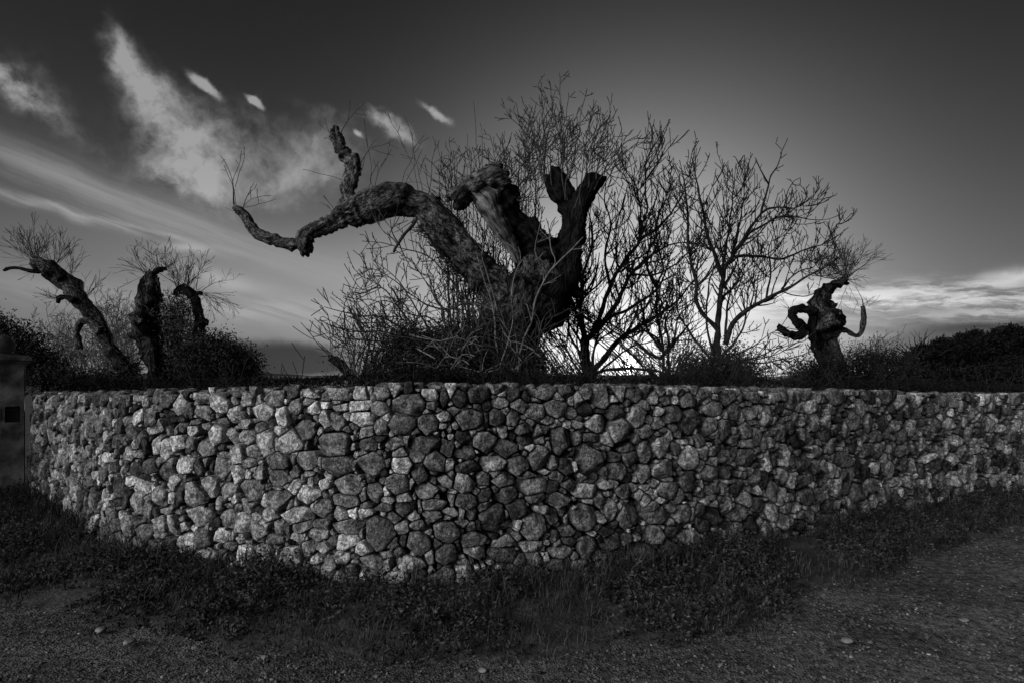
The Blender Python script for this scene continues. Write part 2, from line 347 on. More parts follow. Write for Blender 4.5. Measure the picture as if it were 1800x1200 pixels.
for i, (s, z, rx, rz, tone) in enumerate(A):
    big = 1.8
    poly = [(-rx*big, -rz*big), (rx*big, -rz*big), (rx*big, rz*big), (-rx*big, rz*big)]
    poly += []
    near = np.where((np.abs(A[:, 0]-s) < .55) & (np.abs(A[:, 1]-z) < .5))[0]
    for j in near:
        if j == i: continue
        X, Z = A[j, 0]-s, A[j, 1]-z; d = math.hypot(X, Z)
        if d < 1e-4: continue
        ux, uz = X/d, Z/d
        ri = 1/math.sqrt((ux/rx)**2+(uz/rz)**2); rj = 1/math.sqrt((ux/A[j, 2])**2+(uz/A[j, 3])**2)
        # blend the separating line's normal between the joining direction and the ellipses' gradients
        gx = ux/rx**2*min(rx, rz)**2+ux/A[j, 2]**2*min(A[j, 2], A[j, 3])**2; gz = uz/rz**2*min(rx, rz)**2+uz/A[j, 3]**2*min(A[j, 2], A[j, 3])**2
        gl = math.hypot(gx, gz); nx_, nz_ = ux*.5+gx/gl*.5, uz*.5+gz/gl*.5; nl = math.hypot(nx_, nz_); nx_, nz_ = nx_/nl, nz_/nl
        t = ri**1.3/(ri**1.3+rj**1.3); c = (X*t)*nx_+(Z*t)*nz_
        poly = clip(poly, nx_, nz_, c-.0025)
        if len(poly) < 3: break
    if len(poly) < 3: continue
    top = float(wall_at(s)[2])+.02*noise.noise((s*3, 0, 0))+random.uniform(-.05, .02)
    poly = clip(poly, 0, 1, top-z)
    if len(poly) < 3: continue
    # knock a corner or two off so the outline is irregular
    for _ in range(2):
        a_ = random.uniform(0, 2*math.pi); ca, sa = math.cos(a_), math.sin(a_)
        mxp = max(p[0]*ca+p[1]*sa for p in poly); poly = clip(poly, ca, sa, mxp-random.uniform(.0, .16)*min(rx, rz))
    if len(poly) < 3: continue
    # rubble is angular: drop the corners that matter least until five or so are left
    want = random.choice((4, 5, 5, 5, 6, 6))
    poly = [q_ for q_ in poly]
    def area(pp): a_ = np.array(pp); return .5*abs(np.dot(a_[:, 0], np.roll(a_[:, 1], 1))-np.dot(a_[:, 1], np.roll(a_[:, 0], 1)))
    full = area(poly)
    while len(poly) > want:
        ls = [full-area(poly[:k_]+poly[k_+1:]) for k_ in range(len(poly))]
        k_ = int(np.argmin(ls))
        if ls[k_] > .06*full: break
        poly.pop(k_)
    pa = np.array(poly); cx, cz = pa.mean(0)
    q = pa-[cx, cz]; q2 = np.roll(q, -1, 0); e = q2-q; el_ = np.linalg.norm(e, axis=1)
    k_ = el_ > 1e-5; q = q[k_]; e = e[k_]; el_ = el_[k_]
    en = np.stack([e[:, 1], -e[:, 0]], 1)/el_[:, None]; ec = (en*q).sum(1)
    sg = np.where(ec < 0, -1, 1); en *= sg[:, None]; ec *= sg
    ang = np.arange(K)*2*math.pi/K; va = np.arctan2(q[:, 1], q[:, 0]) % (2*math.pi)
    used_ = set()
    for v_ in va:
        k_ = int(round(v_/(2*math.pi)*K)) % K
        if k_ not in used_: ang[k_] = v_ if k_ or v_ < 3 else v_-2*math.pi; used_.add(k_)
    dirs = np.stack([np.cos(ang), np.sin(ang)], 1); dn = dirs@en.T
    rr = np.where(dn > 1e-3, ec[None, :]/np.maximum(dn, 1e-3), 1e3)
    p_ = 20.0; rad = np.min(rr, 1); rad = rad*.94+.03*(np.roll(rad, 1)+np.roll(rad, -1))
    size = rad.mean()
    if size < .009: continue
    rad = rad-.002
    jit = np.array([noise.noise((math.cos(a)*1.7+i*3.1, math.sin(a)*1.7, i*.7)) for a in ang]); rad = rad*(1+.035*jit+.03*np.array([noise.noise((math.cos(a)*5+i*3.1, math.sin(a)*5, i*.7)) for a in ang]))
    U = np.concatenate([np.outer(RT, rad*np.cos(ang)).ravel(), [0]]); W_ = np.concatenate([np.outer(RT, rad*np.sin(ang)).ravel(), [0]])
    tt = np.concatenate([np.repeat(RT, K), [0]])
    dep = random.uniform(-.022, .022)+.022*min(1, size/.08)
    bulge = min(.034, size*.30)
    f = dep-bulge*.7*tt**11
    # flat broken facets
    for _ in range(random.choice((2, 3, 3, 4))):
        a_ = random.uniform(0, 2*math.pi); sl_ = random.uniform(.25, 1.3); c_ = random.uniform(.15, .8)*size
        f = np.minimum(f, dep+.2*bulge-sl_*((U*math.cos(a_)+W_*math.sin(a_))-c_))
    f += U*random.uniform(-.26, .26)+W_*random.uniform(-.22, .26)
    nz1 = np.array([noise.fractal((s+cx+u_, z+cz+w_, i*1.3), 1.0, 2.1, 4, noise_basis='PERLIN_ORIGINAL') if False else noise.noise(((s+u_)*16, (z+w_)*16, i*1.3))*.6+noise.noise(((s+u_)*42, (z+w_)*42, i*2.3))*.25+noise.noise(((s+u_)*90, (z+w_)*90, i*.3))*.12 for u_, w_ in zip(U, W_)])
    f += nz1*.012*min(1, size/.05)
    f[:K] -= .02
    f = np.concatenate([np.full(K, -.11), f]); U = np.concatenate([U[:K]*.9, U]); W_ = np.concatenate([W_[:K]*.9, W_])
    x, y, hh, nx, ny = wall_at(s+cx+U)
    f = f-.03*(z+cz+W_)                                     # slight batter
    SV.append(np.stack([x+nx*f, y+ny*f, z+cz+W_], 1))
    nr = len(RT)+1; b = nbase
    ii = (np.arange(nr-1)[:, None]*K); jj = np.arange(K)[None, :]; jn = (jj+1) % K
    SQ.append(b+np.stack([ii+jj, ii+jn, ii+K+jn, ii+K+jj], -1).reshape(-1, 4))
    last = (nr-1)*K; j1 = np.arange(K)
    ST.append(b+np.stack([last+j1, last+(j1+1) % K, np.full(K, nr*K)], 1))
    nv = nr*K+1; nbase += nv
    STONE.append(np.full(nv, .86*min(2.3, (tone/.55)**2.1))); SID.append(np.full(nv, random.uniform(0, 60)))
# wall thing
wx, wy = WC[0][:2]
wall = empty('drystone_wall', (float(wall_at(4.5)[0]), float(wall_at(4.5)[1]), 0), 'long rounded corner wall of rough pale rubble laid dry, in front of the old trees', 'wall')
mesh_np('stone_masonry', np.concatenate(SV), [np.concatenate(SQ), np.concatenate(ST)], M['stone'], wall, True, {'tone': np.concatenate(STONE), 'sid': np.concatenate(SID)})
n = len(WC); cs = []
prof = [(-.17, -.1), (-.19, None), (-.5, None), (-.52, -.1)]
V = []
for k in range(n):
    x, y, h, (nx, ny) = WC[k, 0], WC[k, 1], WC[k, 2], NO[k]
    for d, zz in prof:
        zz = (h-.05 + .02*noise.noise((SS[k]*3, 0, 0))) if zz is None else zz
        V.append((x+nx*d, y+ny*d, zz))
i = np.arange(n-1)[:, None]*4; j = np.arange(3)[None, :]
mesh_np('rubble_core', V, [np.stack([i+j, i+4+j, i+5+j, i+1+j], -1).reshape(-1, 4)], M['core'], wall, False)

def ico(sub):
    bm = bmesh.new(); bmesh.ops.create_icosphere(bm, subdivisions=sub, radius=1)
    V = np.array([v.co[:] for v in bm.verts]); F = np.array([[v.index for v in f.verts] for f in bm.faces]); bm.free(); return V, F
I1, I2, I3 = ico(1), ico(2), ico(3)
def rock(mb, tones, c, sx, sy, sz, base=I2, rot=0, seed_=0, tone=.6):
    V = base[0].copy()
    for _ in range(5):                               # chop flat facets
        d = rng.normal(size=3); d /= np.linalg.norm(d); c_ = rng.uniform(.55, .85); q = V@d-c_
        V -= np.outer(np.maximum(q, 0), d)
    if len(V) > 20:
        V *= (1+.12*np.array([noise.noise((v[0]*1.8+seed_, v[1]*1.8, v[2]*1.8)) for v in V]))[:, None]
    V *= [sx, sy, sz]; cr, sr = math.cos(rot), math.sin(rot)
    V = np.stack([V[:, 0]*cr-V[:, 1]*sr, V[:, 0]*sr+V[:, 1]*cr, V[:, 2]], 1)+np.array(c)
    mb.add(V, T=base[1]); tones.append(np.full(len(V), tone))
mb = MB(); tn = []
for _ in range(3600):
    s = rng.uniform(0, SMAX); x, y, h, nx, ny = [float(q) for q in wall_at(s)]; z = rng.uniform(0, h-.05); dd = -rng.uniform(.085, .13)-.03*z
    rock(mb, tn, (x+nx*dd, y+ny*dd, z), rng.uniform(.03, .075), .05, rng.uniform(.02, .055), I2, math.atan2(nx, -ny)+rng.uniform(-.4, .4), s, rng.uniform(.35, .8))
o = mb.build('chinking', M['stone'], wall, False); a = o.data.attributes.new('tone', 'FLOAT', 'POINT'); a.data.foreach_set('value', np.concatenate(tn).astype(np.float32))
mb = MB(); tn = []
s = 0.05
while s < SMAX:
    w = random.uniform(.07, .17)
    for dd in (random.uniform(-.17, -.13), -.30, -.44):
        x, y, h, nx, ny = [float(q) for q in wall_at(s+random.uniform(-.03, .03))]
        rock(mb, tn, (x+nx*dd, y+ny*dd, h-.04+random.uniform(-.02, .014)), w*.62, .09, random.uniform(.02, .05), I3 if dd > -.1 else I2, math.atan2(nx, -ny)+random.uniform(-.3, .3), s, random.uniform(.3, .6))
    s += w*random.choice((1, 1, 1.5))
o = mb.build('coping', M['stone'], wall); a = o.data.attributes.new('tone', 'FLOAT', 'POINT'); a.data.foreach_set('value', np.concatenate(tn).astype(np.float32))

# ---------------------------------------------------------------- ground, road, verge, field
def hnoise(x, y, f): return noise.noise((x*f, y*f, 3.7))
xs = np.concatenate([-np.geomspace(3000, 16, 14), np.arange(-15, 15.01, .5), np.geomspace(16, 3000, 14)])
ys = np.concatenate([-np.geomspace(3000, 9, 14), np.arange(-8, 15.01, .5), np.geomspace(16, 3000, 14)])
V = [(x, y, -.06) for y in ys for x in xs]; nx_ = len(xs)
Q = [(r*nx_+c, r*nx_+c+1, (r+1)*nx_+c+1, (r+1)*nx_+c) for r in range(len(ys)-1) for c in range(nx_-1)]
o = mesh_np('ground', V, [Q], M['soil'], smooth=True); tag(o, kind='structure')
# gravel road: fine sheet in front of the wall, gently rutted
VB = np.array([(-60, 1200), (0, 1035), (200, 1078), (450, 1150), (700, 1172), (1000, 1160), (1250, 1112), (1450, 1035), (1650, 965), (1800, 915), (2100, 860)], float)
vY = EYE*FPX/(VB[:, 1]-HOR); vX = (VB[:, 0]-900)/FPX*vY
vX[0], vY[0] = -9.0, 6.9; vX[1], vY[1] = -5.4, 4.95
edge = catmull(np.stack([vX, vY], 1), .1)
def verge_w(x, y):
    """distance out from the wall face, and the verge's width there (m)"""
    d2 = (WC[:, 0]-x)**2+(WC[:, 1]-y)**2; k = int(np.argmin(d2)); return math.sqrt(d2[k]), SS[k]
# verge width along s from the edge polyline
es, ew = [], []
for x, y in edge:
    d, s_ = verge_w(x, y); es.append(s_); ew.append(d)
es, ew = np.array(es), np.array(ew); o_ = np.argsort(es); es, ew = es[o_], ew[o_]
def vwidth(s): return float(np.interp(s, es, ew))
V = []; nn = 0; xs = np.arange(-14, 14.01, .07); ys = np.arange(.4, 13, .07)
XX, YY = np.meshgrid(xs, ys)
ZZ = np.array([[.018*hnoise(x, y, .9)+.010*hnoise(x, y, 4)+.006*hnoise(x, y, 11) for x in xs] for y in ys])
V = np.stack([XX, YY, ZZ], -1).reshape(-1, 3); nx_ = len(xs)
r, c = np.meshgrid(np.arange(len(ys)-1), np.arange(nx_-1), indexing='ij'); k = (r*nx_+c).ravel()
Q = np.stack([k, k+1, k+nx_+1, k+nx_], 1)
o = mesh_np('road', V, [Q], M['gravel']); tag(o, kind='structure')
# verge: low bank of soil from the road edge up to the wall foot
V = []; sv_ = np.arange(0, SMAX, .1); nd = 14
def bank(s, t):
    x, y, h, nx, ny = [float(q) for q in wall_at(s)]; w = vwidth(s)*(1+.12*noise.noise((s*1.3, 2, 0))+.08*noise.noise((s*4, 9, 0)))
    X, Y_ = x+nx*(w+.1)*t, y+ny*(w+.1)*t
    return X, Y_, .08*max(0., 1-t)**1.2-.03*t**6+.012+.03*(1-t)*noise.noise((X*3, Y_*3, 0))+.02*noise.noise((X*8, Y_*8, 1))*(1-t*.7)
for s in sv_:
    for k in range(nd): V.append(bank(s, k/(nd-1)*1.0-.0))
i = np.arange(len(sv_)-1)[:, None]*nd; j = np.arange(nd-1)[None, :]
o = mesh_np('verge', V, [np.stack([i+j, i+j+1, i+nd+j+1, i+nd+j], -1).reshape(-1, 4)], M['soil']); tag(o, kind='structure')
# field behind the wall, held up by it
V = []; FZ = 1.22
dl = [-.5, -1.5, -4, -10, -25, -60, -150, -400, -1200]
ks = list(range(0, n, 12))+[n-1]
for k in ks:
    for d in dl:
        a_ = -(d+.5); fx = 1+a_*.02
        x, y = WC[k, 0], WC[k, 1]; nx, ny = NO[k]
        V.append((x+nx*d*.4*0+(x+.0)*a_*.12*0+nx*-.5+ (x/9.0)*a_*.9, y+ny*-.5+a_, FZ-.12*(a_ > 30)+.05*hnoise(x, a_, .4)))
m_ = len(dl); i = np.arange(len(ks)-1)[:, None]*m_; j = np.arange(m_-1)[None, :]
o = mesh_np('field', V, [np.stack([i+j, i+m_+j, i+m_+j+1, i+j+1], -1).reshape(-1, 4)], M['soil']); tag(o, kind='structure')

# loose gravel
mb = MB(); tn = []
cnt = 0
while cnt < 20000:
    Y = 3.1+ (rng.random()**1.7)*6.5; px = rng.uniform(-80, 1880); x = (px-900)/FPX*Y
    d, s_ = verge_w(x, Y) if Y > 3.6 else (9, 4)
    if Y > 3.6 and d < vwidth(s_)-.25*rng.random(): continue
    r = .003+.009*rng.random()**4+(.012*rng.random() if rng.random() < .006 else 0)
    z = .018*hnoise(x, Y, .9)+.010*hnoise(x, Y, 4)+.006*hnoise(x, Y, 11)
    V = I1[0]*np.array([r*rng.uniform(.8, 1.5), r*rng.uniform(.8, 1.5), r*rng.uniform(.5, .9)])*rng.uniform(.8, 1.15, (len(I1[0]), 1))+np.array([x, Y, z+r*.2])
    mb.add(V, T=I1[1]); tn.append(np.full(len(V), rng.uniform(.2, .6) if rng.random() < .97 else 1.1)); cnt += 1
o = mb.build('gravel', M['pebble'], None, False); a = o.data.attributes.new('tone', 'FLOAT', 'POINT'); a.data.foreach_set('value', np.concatenate(tn).astype(np.float32))
tag(o, 'fine loose gravel and grit strewn over the dirt road', 'gravel', kind='stuff')
# a few stones big enough to pick up
LS = [(178, 1112, .035, 'pale flat stone lying at the left road edge below the weeds'), (105, 1020, .03, 'small light stone at the far left end of the weedy verge'),
      (228, 1132, .03, 'small pale stone beside the left wheel track, nearest the leafy weeds'), (12, 1036, .04, 'flat light stone at the left edge of the picture by the road'),
      (345, 1142, .022, 'little round pebble in front of the weeds left of centre'), (1490, 1130, .03, 'low dark stone bedded in the right side of the dirt road'),
      (1695, 1093, .025, 'small lone stone far out on the right side of the dirt road'), (848, 1182, .022, 'small pale stone at the bottom centre of the road'),
      (88, 1032, .03, 'grey stone half buried at the left verge edge')]
for px, py, r, lab in LS:
    Y = EYE*FPX/(py-HOR); mb = MB(); tn = []; x = (px-900)/FPX*Y
    rock(mb, tn, (0, 0, 0), r*1.3, r, r*.6, I3, random.uniform(0, 3), px)
    o = mb.build('loose_stone', M['pebble']); o.location = (x, Y, .012+r*.25)
    a = o.data.attributes.new('tone', 'FLOAT', 'POINT'); a.data.foreach_set('value', np.full(len(o.data.vertices), .65, dtype=np.float32))
    tag(o, lab, 'stone', 'loose stones on the road')

# ---------------------------------------------------------------- gate pillar at the left end of the wall
GY = 8.95
gx1 = (52-900)/FPX*GY; gx0 = gx1-.72; PFX = lambda q: gx1+(q-52)/FPX*GY*.79; gz = EYE-(642-HOR)/FPX*GY
pil = empty('gate_pillar', (gx1, GY-.1, 0), 'square plastered gate pillar with moulded cap and stone ball at the left wall end', 'gate pillar')
def bevel_box(name, x0, x1, y0, y1, z0, z1, mat, parent, bev=.012):
    bm = bmesh.new(); bmesh.ops.create_cube(bm, size=1)
    for v in bm.verts: v.co = ((x0+x1)/2+v.co.x*(x1-x0), (y0+y1)/2+v.co.y*(y1-y0), (z0+z1)/2+v.co.z*(z1-z0))
    bmesh.ops.bevel(bm, geom=bm.edges[:], offset=bev, segments=2, affect='EDGES', profile=.6)
    me = bpy.data.meshes.new(name); bm.to_mesh(me); bm.free(); return link(name, me, mat, parent)
gy0, gy1 = GY-.1, GY+.62
# shaft built of four masses so that the letter slot is a real recess
mb = MB()
sx0 = PFX(19); sx1 = PFX(45); sz0 = EYE-(741-HOR)/FPX*gy0; sz1 = EYE-(713-HOR)/FPX*gy0
mb.box(gx0, gx1, gy0+.12, gy1, -.1, gz); mb.box(gx0, gx1, gy0, gy0+.118, -.1, sz0); mb.box(gx0, gx1, gy0, gy0+.118, sz1, gz)
mb.box(gx0, sx0, gy0, gy0+.118, sz0, sz1); mb.box(sx1, gx1, gy0, gy0+.118, sz0, sz1)
mb.build('shaft', M['plaster'], pil, False)
mb = MB()
for dz_, h_, o_ in ((0, .03, .015), (.032, .035, .045), (.069, .05, .085), (.121, .02, .06)):
    mb.box(gx0-o_, gx1+o_, gy0-o_, gy1+o_, gz+dz_, gz+dz_+h_)
mb.build('cornice', M['plaster'], pil, False)
mb = MB(); V = I3[0]*[.16, .16, .15]+[PFX(12), GY+.25, gz+.14+.15]; mb.add(V, T=I3[1])
a_ = [(0, .0), (0, .05)]; mb.tube([(PFX(12), GY+.25, gz+.14+k*.03) for k in range(3)], [.14, .1, .08], 20); mb.build('ball_finial', M['plaster'], pil)
mb = MB(); mb.box(sx0+.003, sx1-.003, gy0+.05, gy0+.119, sz0+.003, sz1-.003); mb.box(sx0+.02, sx1-.02, gy0+.035, gy0+.049, sz1-.07, sz1-.03)
mb.build('letter_box', M['metal'], pil, False)
px0 = PFX(-2); px1 = PFX(12)
bevel_box('name_plate', px0-.1, px1, gy0-.012, gy0-.001, EYE-(737-HOR)/FPX*gy0, EYE-(716-HOR)/FPX*gy0, M['palewood'], pil, .003)

pil.rotation_euler.z = R(37)
# ---------------------------------------------------------------- gnarled limbs
def cr1(C, step):
    return catmull(C, step)
def limb_mesh(mb, ctrl, sides=30, step=.035, lump=.16, furrow=.055, sd=0, cut=.35, mscale=1.0):
    """ctrl: list of (point Vector, radius). Adds one knotty closed tube to mb."""
    C = np.array([(p.x, p.y, p.z, r) for p, r in ctrl]); C = catmull(C, step*2)
    L = np.concatenate([[0], np.cumsum(np.linalg.norm(np.diff(C[:, :3], axis=0), axis=1))])
    m = max(4, int(L[-1]/step)); q = np.linspace(0, L[-1], m); C = np.stack([np.interp(q, L, C[:, k]) for k in range(4)], 1)
    Pn = C[:, :3].copy(); r = np.maximum(C[:, 3], .004)
    t = np.gradient(Pn, axis=0); t /= np.linalg.norm(t, axis=1, keepdims=True)+1e-9
    u = np.zeros_like(t); u0 = np.cross(t[0], [0.1, -1, .2]); u[0] = u0/np.linalg.norm(u0)
    for k in range(1, m):
        v = u[k-1]-t[k]*(u[k-1]@t[k]); u[k] = v/(np.linalg.norm(v)+1e-9)
    w = np.cross(t, u); A_ = np.arange(sides)*2*math.pi/sides
    V = []; G = []; rb_ = random.Random(int(sd*10)); rm_ = float(r.mean())
    burls = [(rb_.uniform(0, L[-1]), rb_.uniform(0, 6.28), rb_.choice((.42, .3, .25, -.32, -.4, -.25)), rm_*rb_.uniform(.35, .9)) for _ in range(int(3+L[-1]/max(rm_, .03)*.9))]
    for k in range(m):
        rk = r[k]; tw = q[k]*.5+sd
        for a in A_:
            ca, sa = math.cos(a), math.sin(a); d = u[k]*ca+w[k]*sa; b = Pn[k]+d*rk
            s1 = 1/(1.3*max(rk, .05)); s2 = 1/(.30*max(rk, .05))
            e = lump*noise.noise((b[0]*s1*.55+sd, b[1]*s1*.55, b[2]*s1*.55))*1.5
            e += lump*.34*noise.noise((b[0]*s2*.6+sd, b[1]*s2*.6, b[2]*s2*.6))
            fa_ = a+tw
            e += furrow*(1-2*abs(noise.noise((math.cos(fa_)*3.2, math.sin(fa_)*3.2, q[k]*1.1+sd))))*1.1
            e += furrow*(1-2*abs(noise.noise((math.cos(fa_)*7.5, math.sin(fa_)*7.5, q[k]*2.2+sd+5))))*.7
            e += furrow*.7*(1-2.6*abs(noise.noise((math.cos(fa_)*15, math.sin(fa_)*15, q[k]*4+sd+9))))*(.6 if sides > 20 else 0)
            e += .13*noise.noise((math.cos(fa_)*1.3+sd, math.sin(fa_)*1.3, q[k]*.9+2*sd))*2-.10
            for (qq, ab, am, wq) in burls:
                da = (a-ab+math.pi) % (2*math.pi)-math.pi; g_ = ((q[k]-qq)/wq)**2+(da/.55)**2
                if g_ < 6: e += am*math.exp(-g_)
            V.append(b+d*rk*e); G.append((math.cos(fa_)*rk*1.2, math.sin(fa_)*rk*1.2, q[k]+sd))
    V = np.array(V).reshape(m, sides, 3)
    # ragged sawn or broken ends
    for k_end, sgn in ((m-1, 1), (0, -1)):
        off = np.array([noise.noise((math.cos(a)*1.5+sd, math.sin(a)*1.5, 4+sd))+.7*noise.noise((math.cos(a)*6+sd, math.sin(a)*6, sd)) for a in A_])
        for kk in range(3):
            ki = k_end-sgn*kk
            if 0 <= ki < m: V[ki] += (t[k_end]*sgn)[None]*(off*r[k_end]*cut*(1-kk/3))[:, None]
    V2 = V.reshape(-1, 3)
    i = np.arange(m-1)[:, None]*sides; j = np.arange(sides)[None, :]; jn = (j+1) % sides
    Q = np.stack([i+j, i+jn, i+sides+jn, i+sides+j], -1).reshape(-1, 4)
    # caps: inner ring sunk a little, then a centre
    caps = []; T = []; nb = m*sides; ex = []
    for k_end, sgn in ((m-1, 1), (0, -1)):
        c = V[k_end].mean(0)
        ring = c+(V[k_end]-c)*.62-(t[k_end]*sgn)*r[k_end]*.10; cen = c-(t[k_end]*sgn)*r[k_end]*.30
        b0 = nb+len(ex); ex += list(ring)+[cen]
        for j_ in range(sides):
            jj_ = (j_+1) % sides
            a0, a1 = k_end*sides+j_, k_end*sides+jj_
            if sgn > 0: caps.append((a0, a1, b0+jj_, b0+j_)); T.append((b0+j_, b0+jj_, b0+sides))
            else: caps.append((a1, a0, b0+j_, b0+jj_)); T.append((b0+jj_, b0+j_, b0+sides))
    mb.add(np.vstack([V2, np.array(ex)]), np.vstack([Q, caps]), np.array(T))
    mb.G = getattr(mb, 'G', [])+[np.vstack([np.array(G), np.array(ex)])]
def limb(name, pix, Y, mat, parent, rs=1.0, **kw):
    """pix: (px, py, radius px[, dY])"""
    ctrl = []
    for q in pix:
        y = Y+(q[3] if len(q) > 3 else 0); ctrl.append((P(q[0], q[1], y), q[2]/FPX*y*rs))
    mb = MB(); kw.setdefault('sd', random.uniform(0, 50)); limb_mesh(mb, ctrl, **kw)
    return mb.build(name, mat, parent)

# ---------------------------------------------------------------- twigs
TW = {"rmin": .0032, 'mult': 1.0, 'kink': 1.0, 'clen': 1.0}
def twig(mb, p, d, L, r, lvl, bend=.18, up=.25, dens=7, spread=.8, k=4, depth=.8, kink=.12, ends=None):
    """one branch with its side branches; p start, d direction"""
    kink = kink*TW['kink']; n = max(3, int(L/.07)); n = min(n, 14); seg = L/n; curl = Vector((random.gauss(0, .5), random.gauss(0, .4), 0)); pts = [Vector(p)]; d = Vector(d).normalized(); rad = [r]
    dirs = [d.copy()]
    for i in range(n):
        d = (d+Vector((random.gauss(0, kink), random.gauss(0, kink)*depth, random.gauss(0, kink)*.7+up*seg*2.2))+curl*seg).normalized()
        pts.append(pts[-1]+d*seg); rad.append(max(TW['rmin'], r*(1-.6*(i+1)/n))); dirs.append(d.copy())
    mb.tube(pts, rad, k)
    if TW.get('spur') and L > .15:
        for i in range(1, n+1):
            if random.random() < TW['spur']*seg/.07:
                q_ = pts[i]; sd_ = Vector((random.gauss(0, 1), random.gauss(0, .7), random.gauss(.3, 1))).normalized()
                mb.tube([q_, q_+(dirs[i]+sd_).normalized()*random.uniform(.02, .055)], [rad[i]*.95, rad[i]*.75], 3)
    if ends is not None: ends.append(pts[-1])
    if lvl <= 0: return
    nc = int(dens*L*TW['mult']+random.random())
    for _ in range(max(nc, 1)):
        i = random.randint(max(1, int(n*.15)), n); q = pts[i-1].lerp(pts[i], random.random()); dd = dirs[i]
        side = Vector((random.gauss(0, 1), random.gauss(0, depth), random.gauss(0, 1))); side = (side-dd*side.dot(dd)).normalized()
        nd = (dd*random.uniform(.35, .9)+side*spread*random.uniform(.6, 1.1)+Vector((0, 0, up*.6)))
        f = 1-.55*i/n
        twig(mb, q, nd, L*random.uniform(.34, .8)*f*TW['clen']+.04, max(.0018, rad[i]*.62), lvl-1, bend, up, dens*1.25, spread, max(3, k-1), depth, kink*1.1, ends)
def stem(mb, pix, Y, r0, r1, ox=0, oy=0, sc=1.0, kids=6, klen=.6, lvl=2, jit=.5, spread=.8, up=.25, dens=6, dY=None, depth=.9, k=6, kstart=.25, both=True):
    """a main stem along photo pixels, with side branches grown from it"""
    pts = []; m = len(pix); y = Y; slope = random.uniform(-jit, jit) if dY is None else dY
    for i, q in enumerate(pix):
        pts.append(tuple(P(ox+q[0]/sc, oy+q[1]/sc, Y+slope*i/max(1, m-1))))
    C = catmull(pts, .07)
    for c in C: c += np.array([noise.noise((c[0]*5, c[2]*5, i_)) for i_ in (0, 9, 17)])*.022
    L = np.linalg.norm(np.diff(C, axis=0), axis=1).sum(); n_ = len(C)
    rad = np.maximum(np.linspace(r0, r1, n_), TW['rmin'])*(1+.10*rng.normal(size=n_))
    mb.tube(C, rad, k)
    T_ = np.gradient(C, axis=0); T_ /= np.linalg.norm(T_, axis=1, keepdims=True)+1e-9
    for _ in range(int(kids*L*TW['mult'])):
        i = int(n_*random.uniform(kstart, .98)); dd = Vector(T_[i]); side = Vector((random.gauss(0, 1), random.gauss(0, depth), random.gauss(0, 1)+.3))
        side = (side-dd*side.dot(dd)).normalized(); nd = dd*random.uniform(.3, .9)+side*spread
        ln = klen*random.uniform(.35, 1.1)*(1.1-.6*i/n_)
        twig(mb, Vector(C[i]), nd, ln, max(.0024, rad[i]*.5), lvl-1, up=up, dens=dens, spread=spread, k=4, depth=depth)
    return C
def fan(mb, p, n, L, r, dir0=(0, 0, 1), spread=.7, lvl=1, dens=5, up=.2, jitter=.04, depth=.8, kink=.07):
    for _ in range(n):
        d = Vector(dir0)+Vector((random.gauss(0, spread), random.gauss(0, spread*.7), random.gauss(0, spread*.5)))
        q = Vector(p)+Vector((random.gauss(0, jitter), random.gauss(0, jitter), random.gauss(0, jitter*.5)))
        twig(mb, q, d, L*random.uniform(.45, 1.15), r*random.uniform(.7, 1.2), lvl, up=up, dens=dens, depth=depth, kink=kink, spread=.5)

# ---------------------------------------------------------------- leaf clouds
def leaves(mb, pts, size, dirs=None, wid=.35, rngs=(.6, 1.3)):
    """one bent leaf (two quads folded along its midrib ends) at every point"""
    n_ = len(pts); pts = np.asarray(pts, float)
    d = rng.normal(size=(n_, 3)) if dirs is None else dirs+rng.normal(size=(n_, 3))*.6
    d /= np.linalg.norm(d, axis=1, keepdims=True); h = rng.normal(size=(n_, 3)); s = np.cross(d, h); s /= np.linalg.norm(s, axis=1, keepdims=True)+1e-9
    nn_ = np.cross(s, d); L = size*rng.uniform(*rngs, size=(n_, 1))
    v0 = pts; v1 = pts+d*L*.5+s*L*wid*.5+nn_*L*.06; v2 = pts+d*L-nn_*L*.1; v3 = pts+d*L*.5-s*L*wid*.5+nn_*L*.06
    V = np.stack([v0, v1, v2, v3], 1).reshape(-1, 3); b = np.arange(n_)[:, None]*4
    mb.add(V, T=np.concatenate([b+np.array([[0, 1, 2]]), b+np.array([[0, 2, 3]])]))
def crown_pts(blobs, n, clump=.13, per=26):
    """clumped points inside a union of ellipsoids (centre, radii): denser towards the skins"""
    vol = np.array([b[1][0]*b[1][2] for b in blobs]); vol = vol/vol.sum(); out = []
    for (c, r), v in zip(blobs, vol):
        m_ = max(1, int(n*v/per))
        dd = rng.normal(size=(m_, 3)); dd /= np.linalg.norm(dd, axis=1, keepdims=True)
        rr = rng.uniform(.25, 1, size=(m_, 1))**.45*(1+.10*rng.normal(size=(m_, 1)))
        cc = np.array(c)+dd*rr*np.array(r)
        q = np.repeat(cc, per, 0)+rng.normal(size=(m_*per, 3))*clump*rng.uniform(.4, 1.2, size=(m_*per, 1))
        out.append(q)
    return np.concatenate(out)
def pb(px, py, Y, rx, ry, ryd=None):
    """ellipsoid given by photo pixels"""
    c = P(px, py, Y); return ((c.x, c.y, c.z), (rx/FPX*Y, (ryd or rx*.8)/FPX*Y, ry/FPX*Y))
def at_f(px, Y): p = P(px, 660, Y); return Vector((p.x, p.y, FZ))
at_field = at_f

